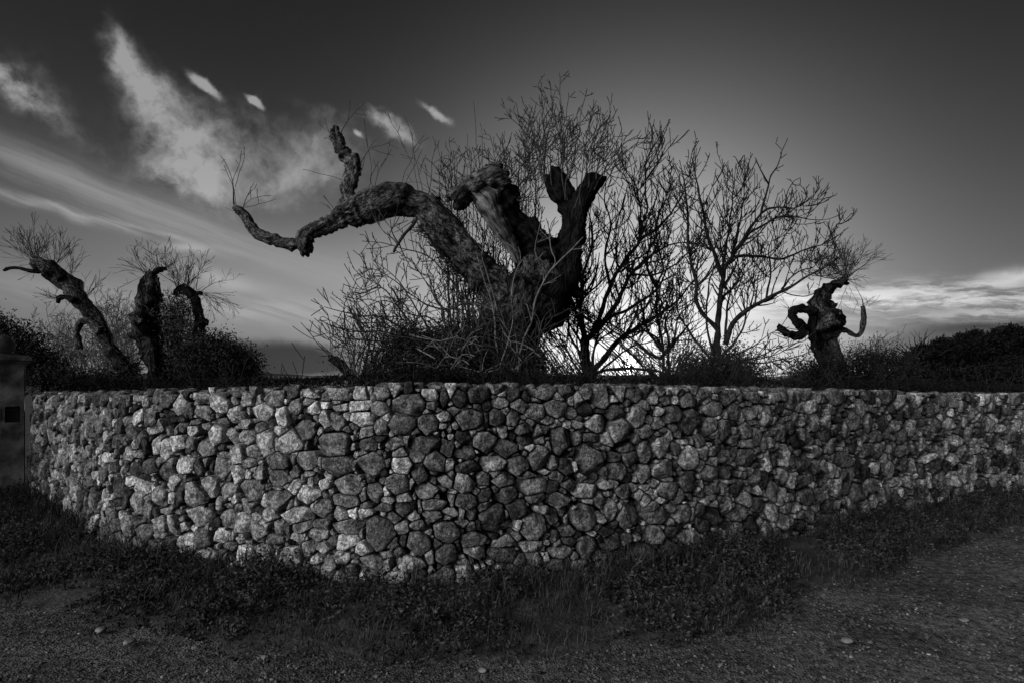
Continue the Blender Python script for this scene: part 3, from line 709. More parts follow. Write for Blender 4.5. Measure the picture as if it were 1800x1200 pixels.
# ================================================================ the great pollarded tree
MY = 8.0
T1 = empty('pollard_tree', P(895, 668, MY), 'huge gnarled old tree cut back to stumps, one long arm arching left above the wall', 'tree')
T1.location.z = FZ
limb('trunk', [(868, 800, 84), (872, 730, 70), (876, 665, 58), (884, 620, 54), (896, 580, 55), (914, 545, 56), (934, 512, 52, .05), (950, 484, 46, .05), (962, 462, 36, .05)], MY, M['midbark'], T1, sides=54, lump=.2, furrow=.08, sd=3, step=.03)
limb('limb', [(900, 560, 40), (884, 520, 34), (858, 490, 31), (832, 462, 29, -.1), (806, 432, 28, -.2), (782, 402, 28, -.25), (758, 374, 28, -.3), (730, 354, 27, -.32), (704, 348, 25, -.35), (672, 355, 25, -.4), (634, 366, 25, -.42), (602, 381, 19, -.45), (570, 398, 15, -.47), (547, 411, 13, -.48), (538, 422, 14, -.48), (537, 434, 13, -.48), (541, 446, 9, -.48)], MY, M['bark'], T1, sides=48, lump=.27, furrow=.075, sd=8, cut=.6, step=.025)
limb('limb', [(540, 426, 14), (522, 430, 12), (500, 427, 10), (478, 420, 10.5), (458, 414, 10.5), (444, 401, 9), (434, 385, 8.5), (424, 373, 9), (415, 368, 8)], MY-.48, M['bark'], T1, sides=22, lump=.22, sd=13, cut=.7)
limb('limb', [(607, 378, 18), (612, 350, 12), (615, 326, 10.5), (620, 304, 11), (622, 288, 12.5), (613, 278, 12), (603, 269, 11.5), (597, 254, 9.5), (594, 243, 9), (590, 232, 10), (586, 225, 7)], MY-.43, M['bark'], T1, sides=30, lump=.36, sd=19, cut=1.1, step=.02)
limb('knot', [(752, 376, 20), (760, 358, 16), (767, 345, 9)], MY-.28, M['bark'], T1, sides=24, lump=.4, sd=21, step=.025)
limb('knot', [(628, 300, 8), (630, 290, 7), (627, 283, 4)], MY-.43, M['bark'], T1, sides=14, lump=.4, sd=22, step=.015)
limb('branch_stub', [(608, 345, 7), (602, 332, 6), (601, 325, 5)], MY-.45, M['bark'], T1, sides=12, step=.02, lump=.2, sd=2)
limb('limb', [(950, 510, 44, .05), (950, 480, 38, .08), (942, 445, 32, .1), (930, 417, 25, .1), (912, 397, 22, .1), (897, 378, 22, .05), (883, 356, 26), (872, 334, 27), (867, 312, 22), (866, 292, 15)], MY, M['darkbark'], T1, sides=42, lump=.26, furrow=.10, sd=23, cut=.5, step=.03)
limb('broken_limb', [(880, 318, 22), (862, 318, 22, -.06), (842, 324, 20, -.1), (822, 334, 18, -.14), (808, 344, 17, -.16), (798, 356, 14, -.18)], MY-.05, M['bark'], T1, sides=32, lump=.34, furrow=.14, sd=27, cut=1.6, step=.025)
limb('stripped_wood', [(836, 336, 12), (850, 348, 17), (864, 368, 17), (876, 392, 14), (890, 415, 12), (903, 440, 9), (912, 462, 7)], MY-.16, M['palewood'], T1, sides=36, lump=.14, furrow=.18, sd=31, cut=1.8, step=.025)
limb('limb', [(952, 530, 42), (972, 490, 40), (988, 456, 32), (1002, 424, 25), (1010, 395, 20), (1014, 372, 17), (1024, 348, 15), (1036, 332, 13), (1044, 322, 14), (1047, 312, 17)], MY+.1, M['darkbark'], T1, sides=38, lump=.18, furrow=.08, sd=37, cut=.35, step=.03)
limb('cut_collar', [(1034, 313, 8), (1048, 312, 11), (1062, 319, 7)], MY+.08, M['darkbark'], T1, sides=20, lump=.3, sd=39, step=.02)
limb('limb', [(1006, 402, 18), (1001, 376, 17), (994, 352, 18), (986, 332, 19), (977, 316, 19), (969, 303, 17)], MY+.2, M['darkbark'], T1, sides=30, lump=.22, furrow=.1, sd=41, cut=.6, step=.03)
limb('branch_stub', [(968, 500, 15), (990, 507, 12), (1006, 513, 8), (1024, 519, 7)], MY, M['darkbark'], T1, sides=16, lump=.22, sd=44)
limb('root_flare', [(900, 560, 40, -.1), (866, 610, 38, -.25), (845, 665, 42, -.35), (830, 730, 44, -.4), (820, 800, 40, -.4)], MY, M['midbark'], T1, sides=34, lump=.3, furrow=.12, sd=51)
limb('root_flare', [(925, 580, 20, -.1), (926, 640, 18, -.15), (938, 700, 22, -.2), (958, 790, 28, -.2)], MY, M['darkbark'], T1, sides=28, lump=.3, furrow=.12, sd=55)
# shoots standing on the old wood
mb = MB()
def S(px, py, Y, pix, r0=.006, kids=3, klen=.3, lvl=1, **kw):
    kw.setdefault('jit', .25); stem(mb, [(px, py)]+pix, Y, r0, .002, kids=kids, klen=klen, lvl=lvl, k=4, kstart=.3, **kw)
YA = MY-.48
S(413, 366, YA, [(411, 340), (409, 318), (420, 290), (424, 264)]); S(411, 360, YA, [(409, 320), (400, 295), (388, 274)])
S(414, 330, YA, [(420, 305), (426, 290), (430, 275)], .004); S(416, 362, YA, [(412, 335), (402, 310), (393, 290)], .004)
S(427, 368, YA, [(435, 345), (447, 330), (450, 322)], .006); S(430, 366, YA, [(455, 358), (484, 350)], .005); S(428, 366, YA, [(440, 350), (465, 345), (478, 344)], .003)
S(412, 370, YA, [(404, 368), (398, 366)], .004)
mb.build('shoots', M['twig'], T1); mb = MB()
S(590, 245, YA, [(582, 240), (575, 222), (572, 205)], .005); S(588, 248, YA, [(575, 243), (570, 246)], .004); S(597, 233, YA, [(610, 215), (622, 198), (630, 190)], .006, 5)
S(612, 214, YA, [(615, 190), (614, 175)], .003); S(582, 235, YA, [(570, 225), (562, 215)], .003)
S(632, 290, YA, [(645, 268), (660, 258), (680, 250), (693, 244)], .006, 6); S(628, 312, YA, [(637, 296), (640, 275)], .005); S(648, 262, YA, [(655, 250), (662, 244)], .004)
S(601, 318, YA, [(575, 310), (550, 303), (530, 299)], .0035, 1); mb.build('shoots', M['twig'], T1); mb = MB(); S(585, 375, YA, [(572, 362), (562, 355)], .003, 6, .15); S(590, 372, YA, [(578, 358), (568, 345)], .003, 5, .12)
mb.build('shoots', M['twig'], T1); mb = MB(); S(640, 345, YA+.1, [(650, 320), (652, 290), (646, 260), (642, 230)], .0035, 3); S(648, 342, YA+.1, [(662, 315), (672, 285), (688, 262)], .004, 5); S(660, 340, YA+.1, [(650, 318), (655, 305), (665, 285)], .0035, 3)
S(706, 322, YA+.1, [(712, 300), (724, 275), (726, 250), (718, 220), (710, 205)], .004, 4); S(712, 322, YA+.2, [(742, 262)], .0035, 4); S(735, 335, YA+.2, [(728, 300), (712, 262), (695, 225), (682, 200)], .004, 4)
S(752, 345, YA+.2, [(758, 320), (760, 280), (766, 246)], .006, 6); S(745, 350, YA+.2, [(740, 320), (732, 290), (726, 260)], .005, 6); S(762, 360, YA+.2, [(752, 320), (748, 290)], .005, 6)
mb.build('shoots', M['twig'], T1)
mb = MB()
S(806, 335, MY, [(800, 300), (794, 270), (790, 240)], .006, 4, .3, 1); S(812, 330, MY, [(822, 300), (806, 262), (798, 245)], .005, 4, .3, 1); S(800, 345, MY, [(780, 315), (775, 290), (768, 255)], .005, 4, .3, 1)
S(845, 298, MY, [(838, 262), (834, 215), (833, 178)], .006, 1, .2, 1); S(843, 298, MY, [(848, 265), (847, 230), (843, 215)], .005, 1)
S(842, 300, MY, [(822, 270), (822, 250)], .006, 6, .2); S(870, 290, MY, [(885, 262), (872, 262)], .004, 3)
S(786, 345, MY+.4, [(760, 335), (735, 320), (700, 322)], .005, 4, .2)
TW['rmin'] = .005
for q in range(44):
    px = random.uniform(930, 1062); py = 305 if px < 985 else (345 if px < 1025 else 312); tx = 985+(px-985)*1.5+random.gauss(0, 22); ty = random.uniform(150, 250)+abs(tx-990)*.38
    if py-ty < 40: ty = py-60
    Y = MY+random.uniform(-.3, .6); S(px, py+random.uniform(0, 30), Y, [(px+(tx-px)*.3+random.gauss(0, 6), py+(ty-py)*.4), (px+(tx-px)*.7+random.gauss(0, 6), py+(ty-py)*.72), (tx, ty)], random.uniform(.005, .009), 6.5, .42, 2, spread=.7, up=.5)
S(985, 310, MY+.1, [(985, 250), (988, 200), (984, 160), (983, 128)], .008, 8, .4, 2); S(985, 250, MY+.1, [(975, 205), (958, 175), (946, 150)], .006, 8, .3, 2)
S(1000, 320, MY+.1, [(1015, 250), (1022, 200), (1030, 160)], .008, 7, .4, 2, up=.5); S(960, 320, MY+.1, [(948, 262), (925, 235), (910, 218)], .007, 7, .3, 2)
for q in range(16):
    px = random.uniform(880, 945); S(px, 380+random.uniform(-20, 40), MY+random.uniform(.2, .6), [(px+random.gauss(0, 15)-5, 320), (px+random.gauss(-8, 26), random.uniform(235, 290))], .006, 6, .4, 2, spread=.7, up=.4)
mb.build('shoots', M['twig'], T1)

# ================================================================ bare many-stemmed trees right of it
TW.update(rmin=.0054, mult=1.12, kink=.55, clen=1.1, spur=.4)
def z5(mb, Y, zp, r0, r1=.006, **kw):
    stem(mb, zp, Y, r0, r1, ox=950, oy=240, sc=2.667, **kw)
T2 = empty('bare_fig_tree', P(1035, 664, 9.0), 'leafless many-stemmed tree whose trunk stands just left of the low sun', 'tree', 'bare many-stemmed trees behind the wall'); T2.location.z = FZ
mb = MB(); Y = 9.0
z5(mb, Y, [(222, 1290), (224, 1140), (212, 1040), (208, 940)], .095, .06, kids=0, k=12, jit=.05)
mb.build('trunk', M['darkbark'], T2)
mb = MB(); kw = dict(kids=10, klen=.85, lvl=3, spread=.9, up=.85, dens=3.2)
z5(mb, Y, [(208, 960), (190, 800), (200, 650), (240, 520), (230, 380), (210, 300)], .045, **kw)
z5(mb, Y, [(210, 950), (245, 925), (300, 860), (370, 760), (420, 650), (520, 560), (640, 500), (745, 505)], .045, **kw)
z5(mb, Y, [(228, 1110), (300, 1040), (360, 960), (480, 880), (620, 790), (700, 700), (780, 620)], .045, **kw)
z5(mb, Y, [(208, 960), (160, 800), (110, 700), (60, 600), (20, 480)], .035, **kw)
z5(mb, Y, [(245, 925), (290, 800), (330, 700), (380, 600), (460, 500), (470, 380), (455, 260), (400, 150), (350, 60)], .04, **kw)
z5(mb, Y, [(460, 480), (560, 420), (640, 320), (680, 240), (720, 230)], .024, **kw)
z5(mb, Y, [(465, 440), (500, 350), (490, 200), (500, 100), (560, 0)], .018, **kw)
z5(mb, Y, [(455, 260), (510, 180), (570, 95)], .012, **kw); z5(mb, Y, [(330, 700), (300, 560), (330, 420), (300, 300), (310, 200)], .024, **kw)
z5(mb, Y, [(230, 1120), (330, 1090), (480, 1090), (600, 1110), (720, 1140)], .028, .012, kids=5, klen=.4, lvl=2)
z5(mb, Y, [(420, 650), (560, 640), (680, 560), (760, 480)], .02, **kw); z5(mb, Y, [(300, 860), (430, 800), (560, 700), (600, 560), (590, 400)], .024, **kw)
for a in ([(230, 1140), (280, 900), (400, 700), (440, 540)], [(215, 1140), (170, 950), (200, 760), (170, 600), (180, 440)], [(225, 1140), (260, 980), (350, 900), (420, 780), (430, 640)], [(215, 1150), (110, 980), (60, 860), (0, 700)], [(235, 1140), (400, 1000), (520, 960), (620, 900)]): z5(mb, Y+random.uniform(-.2, .3), a, .018, **kw)
z5(mb, Y, [(208, 1000), (150, 900), (80, 800), (40, 740)], .02, **kw); z5(mb, Y, [(212, 1040), (150, 960), (130, 840), (150, 720), (130, 560)], .02, **kw)
mb.build('branches', M['darktwig'], T2)
T3 = empty('bare_fig_tree', P(1262, 650, 8.6), 'leafless many-stemmed tree right of the sun, one tall twig standing out at its top', 'tree', 'bare many-stemmed trees behind the wall'); T3.location.z = FZ
mb = MB(); Y = 8.6
z5(mb, Y, [(822, 1290), (825, 1100), (830, 980)], .08, .055, kids=0, k=12, jit=.05); mb.build('trunk', M['darkbark'], T3)
mb = MB(); kw = dict(kids=10, klen=.74, lvl=3, spread=.9, up=.85, dens=3.4)
z5(mb, Y, [(828, 1000), (832, 880), (855, 660), (900, 560), (960, 470), (1040, 360), (1120, 330), (1190, 340), (1240, 310), (1275, 280)], .05, .005, **kw)
z5(mb, Y, [(1035, 365), (1070, 220), (1110, 140), (1155, 10)], .018, .004, kids=3, klen=.22, lvl=2); z5(mb, Y, [(1068, 225), (1030, 150), (1005, 100)], .012, .004, kids=4, klen=.15, lvl=1)
z5(mb, Y, [(855, 660), (820, 560), (780, 450), (760, 330), (730, 200), (712, 105)], .035, .005, **kw)
z5(mb, Y, [(828, 900), (740, 800), (730, 700), (700, 560), (690, 400), (680, 260), (650, 110)], .035, .005, **kw)
z5(mb, Y, [(870, 975), (900, 880), (960, 820), (1060, 765), (1180, 700), (1260, 650), (1350, 600), (1392, 562)], .04, .005, **kw)
z5(mb, Y, [(898, 562), (1000, 560), (1140, 570), (1240, 530), (1330, 500), (1395, 410)], .024, .004, **kw)
z5(mb, Y, [(1060, 765), (1080, 640), (1070, 540), (1105, 420)], .018, .004, **kw); z5(mb, Y, [(855, 655), (880, 450), (900, 320), (915, 140)], .022, .004, **kw)
z5(mb, Y, [(958, 472), (1100, 385), (1200, 380), (1318, 392)], .02, .004, **kw); z5(mb, Y, [(900, 560), (930, 420), (950, 300), (955, 195)], .018, .004, **kw)
for a in ([(815, 1060), (780, 880), (790, 700), (840, 540), (840, 380)], [(835, 1060), (950, 900), (970, 740), (1000, 640), (1000, 480)], [(810, 1060), (700, 920), (640, 800), (640, 640)]): z5(mb, Y+random.uniform(-.2, .3), a, .020, .004, **kw)
z5(mb, Y, [(865, 970), (880, 780), (920, 680), (1010, 600)], .024, .004, **kw); z5(mb, Y, [(1130, 715), (1200, 640), (1280, 610), (1320, 560)], .014, .004, **kw)
z5(mb, Y, [(1140, 330), (1160, 260), (1192, 205)], .010, .004, kids=5, klen=.18, lvl=1); z5(mb, Y, [(1215, 325), (1250, 290), (1240, 255)], .008, .003, kids=4, klen=.12, lvl=1)
for a in ([(840, 1060), (960, 1050), (1080, 1030), (1180, 980)], [(900, 1060), (1050, 1060), (1160, 1040), (1290, 1000)], [(900, 1100), (1000, 1110), (1100, 1120), (1180, 1100)], [(880, 1040), (1000, 980), (1080, 920), (1150, 900)], [(880, 1080), (1020, 1030), (1120, 990), (1240, 960)]):
    z5(mb, Y-.2, a, .012, .003, kids=9, klen=.4, lvl=2, spread=.6)
mb.build('branches', M['darktwig'], T3)
T4 = empty('bare_shrub', P(1165, 650, 9.8), 'leafless twiggy shrub standing between the two bare many-stemmed trees, right above the sun', 'shrub'); T4.location.z = FZ
mb = MB(); Y = 9.8
for a in ([(575, 1200), (575, 1010), (550, 850), (545, 720), (575, 620), (560, 540), (540, 420), (590, 280), (640, 150)], [(600, 1200), (600, 980), (590, 850), (650, 760), (640, 600)], [(570, 1000), (500, 900), (470, 780), (400, 700)], [(585, 1020), (540, 940), (480, 900)],
          [(600, 1000), (680, 900), (720, 860)], [(560, 1040), (620, 960), (640, 860), (690, 800)], [(560, 1040), (500, 1010), (440, 960)], [(550, 720), (500, 600), (520, 460), (500, 350)]):
    z5(mb, Y, a, .03, .005, kids=9, klen=.62, lvl=3, spread=.9, up=.8, dens=3.2)
mb.build('branches', M['darktwig'], T4)

# ================================================================ arching pale shrub left of the trunk
TW.update(rmin=.0046, mult=1.05, kink=.6, spur=.3)
T5 = empty('arching_shrub', P(845, 660, 7.2), 'tangled leafless shrub with whippy stems arching left in front of the great trunk', 'shrub'); T5.location.z = FZ
def z3(mb, zp, r0, r1=.004, Y=7.2, **kw):
    kw.setdefault('kids', 7); kw.setdefault('klen', .5); kw.setdefault('lvl', 3); kw.setdefault('spread', .8); kw.setdefault('dens', 4); kw.setdefault('up', .4)
    stem(mb, zp, Y, r0, r1, ox=560, oy=380, sc=3.75, **kw)
mb = MB()
z3(mb, [(1150, 900), (1110, 720), (1030, 590), (940, 580), (880, 610), (810, 615), (720, 580), (600, 510), (500, 430), (400, 360), (285, 335)], .02)
z3(mb, [(1100, 860), (1000, 590), (900, 460), (800, 330), (680, 240), (540, 210), (430, 180), (290, 160)], .018)
z3(mb, [(640, 20), (600, 85), (550, 145), (512, 200), (500, 235)], .022, .014, kids=4, lvl=2); z3(mb, [(520, 190), (460, 130), (400, 60), (370, 20)], .01, .003, lvl=2); z3(mb, [(530, 190), (480, 120), (470, 30)], .008, .003, lvl=2)
z3(mb, [(800, 980), (700, 830), (560, 790), (400, 760), (290, 765), (170, 740), (60, 710), (10, 680)], .018)
z3(mb, [(172, 730), (165, 605), (205, 508)], .008, .003, kids=2, lvl=1); z3(mb, [(165, 605), (110, 560), (70, 535)], .005, .003, kids=2, lvl=1, klen=.15)
z3(mb, [(760, 900), (600, 700), (500, 560), (410, 470), (320, 490), (245, 520)], .016); z3(mb, [(420, 475), (370, 430), (328, 388)], .008, .003, lvl=2); z3(mb, [(400, 455), (290, 485), (228, 425)], .008, .003, lvl=2)
z3(mb, [(700, 850), (500, 700), (380, 660), (240, 650), (130, 620), (38, 600)], .015); z3(mb, [(440, 600), (330, 545), (250, 570), (205, 555)], .008, .003)
z3(mb, [(820, 900), (700, 700), (640, 600), (560, 480), (480, 380), (360, 290)], .015); z3(mb, [(1000, 900), (900, 700), (780, 560), (700, 420), (640, 330), (600, 270)], .015)
z3(mb, [(700, 900), (500, 830), (300, 820), (150, 790), (60, 775)], .014); z3(mb, [(700, 950), (450, 880), (280, 900), (180, 860)], .012)
z3(mb, [(900, 850), (760, 690), (600, 640), (450, 560), (330, 600)], .014); z3(mb, [(850, 800), (820, 640), (760, 500), (760, 400), (700, 330)], .014)
z3(mb, [(640, 820), (500, 740), (420, 700), (300, 700), (190, 660)], .012)
for q in range(50):
    x0 = random.uniform(850, 1500); y0 = random.uniform(900, 1060); a_ = random.uniform(-1.3, .7); L = random.uniform(200, 620)
    z3(mb, [(x0, y0), (x0+math.sin(a_)*L*.4, y0-math.cos(a_)*L*.5), (x0+math.sin(a_)*L, y0-math.cos(a_)*L*.8+random.uniform(-20, 60))], random.uniform(.005, .010), .0035, Y=random.uniform(6.8, 7.3), kids=4, klen=.35, lvl=2)
mb.build('stems', M['twig'], T5)
mb = MB(); kw = dict(Y=6.9, kids=3.5, klen=.3, lvl=2, dens=4)
z3(mb, [(1320, 1020), (1340, 850), (1400, 700), (1430, 580), (1500, 400), (1600, 290), (1750, 140)], .017, .006, **kw)
z3(mb, [(1425, 590), (1480, 430), (1465, 340), (1425, 230), (1450, 120), (1460, 0), (1450, -100)], .012, .004, **kw); z3(mb, [(1500, 400), (1560, 310), (1530, 200), (1525, 90), (1560, 0)], .009, .003, **kw)
z3(mb, [(1275, 530), (1280, 430), (1330, 290), (1310, 200)], .009, .004, **kw); z3(mb, [(1200, 1000), (1280, 700), (1270, 530)], .011, .008, **kw)
z3(mb, [(1100, 1010), (1230, 970), (1310, 930), (1340, 860)], .012, .008, **kw); z3(mb, [(750, 1095), (790, 1060), (835, 1045)], .01, .006, **kw); z3(mb, [(640, 865), (700, 900), (770, 940)], .009, .006, **kw)
z3(mb, [(600, 780), (700, 805), (800, 815), (900, 800), (1080, 860)], .009, .004, **kw); z3(mb, [(1180, 900), (1150, 620), (1100, 430), (1060, 330), (1040, 220)], .011, .004, **kw)
z3(mb, [(1180, 620), (1120, 400), (1080, 300), (1060, 250), (940, 240)], .009, .004, **kw); z3(mb, [(930, 260), (940, 140), (900, 80)], .007, .003, **kw); z3(mb, [(870, 970), (960, 1000), (1060, 1020), (1180, 1010)], .009, .005, **kw)
for q in range(46):
    x0 = random.uniform(750, 1480); y0 = random.uniform(820, 1060); a_ = random.uniform(-1.2, 1.0); L = random.uniform(100, 340)
    z3(mb, [(x0, y0), (x0+math.sin(a_)*L*.5, y0-math.cos(a_)*L*.4), (x0+math.sin(a_)*L, y0-math.cos(a_)*L*.55+random.uniform(-20, 60))], random.uniform(.004, .008), .0025, Y=random.uniform(6.6, 7.2), kids=3, klen=.22, lvl=1)
mb.build('pale_stems', M['paletwig'], T5); 

TW.update(rmin=.0046, mult=1.5, spur=0)
T13 = empty('bare_shrub', at_f(800, 8.9), 'fine leafless shrub behind the great tree, its upright twigs above the arching arm', 'shrub'); mb = MB()
for q in range(46):
    x0 = random.uniform(790, 940); tx = x0+random.gauss(-10, 34); ty = np.interp(tx, [640, 720, 780, 850, 900, 960], [470, 320, 262, 250, 260, 280])+abs(random.gauss(0, 45)); Y = 8.9+random.uniform(-.4, .5)
    stem(mb, [(x0, 690), (x0+(tx-x0)*.3+random.gauss(0, 8), 690+(ty-690)*.4), (x0+(tx-x0)*.7+random.gauss(0, 8), 690+(ty-690)*.72), (tx, ty)], Y, .010, .004, kids=3, klen=.5, lvl=2, dens=3.5, k=4, up=.5)
mb.build('stems', M['darktwig'], T13)
T14 = empty('bare_shrub', at_f(1010, 9.6), 'fine upright leafless stems crowding the bright gap between great trunk and sun', 'shrub'); mb = MB()
for q in range(48):
    x0 = random.uniform(945, 1220)
    if 1080 < x0 < 1135: continue; tx = x0+random.gauss(5, 28); ty = random.uniform(370, 610) if x0 < 1060 else random.uniform(480, 630); Y = 9.6+random.uniform(-.4, .5)
    stem(mb, [(x0, 690), (x0+(tx-x0)*.3+random.gauss(0, 8), 690+(ty-690)*.4), (x0+(tx-x0)*.7+random.gauss(0, 8), 690+(ty-690)*.72), (tx, ty)], Y, .009, .004, kids=3.5, klen=.4, lvl=2, dens=3.5, k=4, up=.5)
mb.build('stems', M['darktwig'], T14)
# evergreen bushes round the trunk
def bush(name, label, cat, base, blobs, nleaf, size, mat, group=None, clump=.12, twn=26, twL=.7, twmat='twig', Y=None, wid=.4, z0=None):
    t = empty(name, base, label, cat, group); mb = MB(); leaves(mb, crown_pts(blobs, nleaf, clump), size, wid=wid); mb.build('foliage', M[mat], t)
    mb = MB()
    for _ in range(twn):
        c, r = random.choice(blobs); d = Vector((random.gauss(0, 1), random.gauss(0, .8), abs(random.gauss(.6, .5)))).normalized()
        s0 = Vector(base)+Vector((random.gauss(0, .08), random.gauss(0, .08), 0)); e = Vector(c)+Vector((d.x*r[0], d.y*r[1], d.z*r[2]))
        mid = s0.lerp(e, .5)+Vector((random.gauss(0, .06), random.gauss(0, .06), random.gauss(.06, .06)))
        mb.tube(catmull([tuple(s0), tuple(mid), tuple(e)], .12), np.linspace(.016, .004, len(catmull([tuple(s0), tuple(mid), tuple(e)], .12))), 4)
        twig(mb, e-(e-mid)*.2, d+Vector((0, 0, .4)), twL*random.uniform(.3, .8), .004, 1, dens=6)
    mb.build('stems', M[twmat], t); return t
bush('evergreen_bush', 'dense dark leafy bush at the left foot of the great tree, under the arching stems', 'bush', at_field(740, 7.3), [pb(740, 640, 7.3, 62, 48), (pb(690, 655, 7.3, 40, 32)), pb(790, 630, 7.3, 50, 55), pb(740, 612, 7.4, 56, 30), pb(805, 610, 7.4, 34, 28)], 30000, .035, 'leaf', twn=30, twL=.5)
bush('evergreen_bush', 'loose grey-leaved bush mixed into the twigs at the far left tip of the arching shrub', 'bush', at_field(630, 7.4), [pb(625, 635, 7.4, 40, 22), pb(690, 600, 7.4, 50, 30), pb(660, 600, 7.4, 50, 30)], 3200, .03, 'leaf2', clump=.16, twn=40, twL=.8)
bush('evergreen_bush', 'ivy-like leafy growth wrapped round the lower trunk of the great tree', 'bush', at_field(895, 7.2), [pb(880, 640, 7.25, 58, 45), pb(850, 600, 7.4, 36, 40), pb(925, 650, 7.3, 32, 36)], 14000, .035, 'leaf', twn=26, twL=.45)
bush('evergreen_bush', 'low dark bush hiding the foot of the right-hand bare tree', 'bush', at_field(1262, 8.0), [pb(1260, 650, 8.0, 42, 24), pb(1285, 640, 8.0, 22, 28), pb(1232, 655, 8.0, 24, 18), pb(1300, 660, 8.0, 30, 14)], 12000, .035, 'leaf', twn=20, twL=.4)
bush('evergreen_bush', 'small low bush on the wall line right beside the trunk left of the sun', 'bush', at_field(985, 8.0), [pb(985, 655, 8.0, 22, 12), pb(1000, 662, 8.0, 28, 10)], 1600, .03, 'leaf', twn=10, twL=.4)
bush('evergreen_bush', 'low twiggy bush between the sun and the right-hand bare tree', 'bush', at_field(1170, 8.4), [pb(1170, 655, 8.4, 42, 14), pb(1195, 628, 8.4, 30, 26)], 2600, .03, 'leaf', twn=30, twL=.6)
# broken stump lying left
TW.update(rmin=.0035, mult=1.2)
T6 = empty('broken_stump', at_field(600, 7.6), 'small broken black snag poking up behind the wall, below the tip of the arching shrub', 'stump')
limb('snag', [(625, 675, 9), (612, 655, 9), (600, 643, 9), (588, 634, 8), (578, 630, 5)], 7.6, M['darkbark'], T6, sides=16, lump=.35, sd=61, cut=1.2)
limb('snag_fork', [(640, 668, 6), (642, 652, 5), (646, 640, 3)], 7.6, M['darkbark'], T6, sides=10, step=.02, lump=.3, sd=63)

# ================================================================ far left group
LY = 13.0
T7 = empty('leaning_pollard', P(235, 680, LY), 'old pollard leaning far left with a thin arm at its tip, by the gate pillar', 'tree', 'cut-back old trees behind the left of the wall'); T7.location.z = FZ
limb('trunk', [(262, 745, 20), (240, 690, 17), (221, 652, 14.5), (200, 620, 13.5), (176, 580, 14.5), (151, 540, 15), (130, 512, 16.5), (110, 492, 18), (92, 477, 18), (74, 467, 15), (60, 459, 9)], LY, M['midbark'], T7, rs=.88, sides=28, lump=.25, step=.06, sd=71, cut=.8)
limb('knot', [(112, 492, 11), (101, 476, 9), (92, 464, 8), (86, 460, 5)], LY-.1, M['darkbark'], T7, rs=.88, sides=16, lump=.3, sd=73)
limb('thin_arm', [(76, 474, 7), (56, 477, 4.5), (36, 472, 3.6), (20, 471, 3.6), (7, 476, 3)], LY, M['darkbark'], T7, rs=.88, sides=10, lump=.15, sd=75)
limb('hanging_limb', [(178, 582, 11), (162, 568, 9), (147, 563, 8), (138, 572, 7), (136, 588, 6.5), (139, 602, 8), (140, 613, 9)], LY-.3, M['bark'], T7, rs=.88, sides=18, lump=.25, sd=77, cut=.5)
limb('branch_stub', [(132, 530, 7), (115, 522, 5), (104, 526, 5), (101, 533, 4)], LY-.2, M['darkbark'], T7, rs=.88, sides=12, lump=.4, sd=79)
mb = MB()
fan(mb, P(64, 460, LY), 16, .75, .006, (-.35, 0, 1), .6, 2, 5); fan(mb, P(95, 462, LY), 14, .6, .005, (.25, 0, 1), .6, 2, 5); fan(mb, P(122, 482, LY), 9, .6, .005, (.5, 0, .8), .4, 1, 5)
mb.build('shoots', M['twig'], T7); mb = MB(); fan(mb, P(150, 520, LY), 7, .6, .005, (.7, 0, .7), .4, 1, 5); mb.build('shoots', M['twig'], T7); mb = MB(); fan(mb, P(100, 524, LY), 8, .6, .005, (-.8, 0, .2), .5, 1, 5); fan(mb, P(70, 470, LY), 6, .4, .004, (-.6, 0, -.2), .6, 1, 4)
mb.build('shoots', M['twig'], T7)
T8 = empty('upright_pollard', P(272, 690, LY+.3), 'upright old pollard trunk with a hooked stub on top, middle of the left group', 'tree', 'cut-back old trees behind the left of the wall'); T8.location.z = FZ
Y = LY+.3
limb('trunk', [(280, 750, 24), (274, 690, 19), (268, 640, 15), (258, 598, 19), (252, 568, 20), (256, 540, 17), (258, 515, 18), (262, 495, 15), (268, 482, 10)], Y, M['midbark'], T8, rs=.88, sides=30, lump=.32, step=.06, sd=81, cut=.8)
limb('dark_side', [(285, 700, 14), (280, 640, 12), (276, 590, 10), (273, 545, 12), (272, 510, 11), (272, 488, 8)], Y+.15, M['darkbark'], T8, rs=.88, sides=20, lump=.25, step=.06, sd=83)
limb('branch_stub', [(266, 485, 7), (276, 477, 5), (284, 472, 4.5), (292, 473, 4)], Y, M['darkbark'], T8, rs=.88, sides=12, step=.03, lump=.2, sd=85)
limb('knot', [(250, 570, 11), (240, 563, 11), (232, 562, 8)], Y-.15, M['bark'], T8, rs=.88, sides=16, lump=.45, sd=87); limb('knot', [(232, 592, 7), (226, 586, 5)], Y-.1, M['palewood'], T8, rs=.88, sides=10, step=.03, lump=.3, sd=88)
mb = MB()
S(278, 476, Y, [(276, 450), (278, 432)], .01, 6, .35, 2); S(276, 450, Y, [(262, 442), (245, 432), (238, 420)], .008, 8, .3, 2); S(245, 432, Y, [(250, 425), (250, 418)], .004, 4, .15)
fan(mb, P(262, 482, Y), 12, .55, .005, (-.5, 0, .7), .6, 2, 4); fan(mb, P(284, 476, Y), 9, .6, .005, (.5, 0, .5), .6, 2, 4)
mb.build('shoots', M['twig'], T8)
T9 = empty('arched_pollard', P(345, 665, LY+.6), 'black pollard trunk bent over like a hook, rightmost of the left group', 'tree', 'cut-back old trees behind the left of the wall'); T9.location.z = FZ
Y = LY+.6
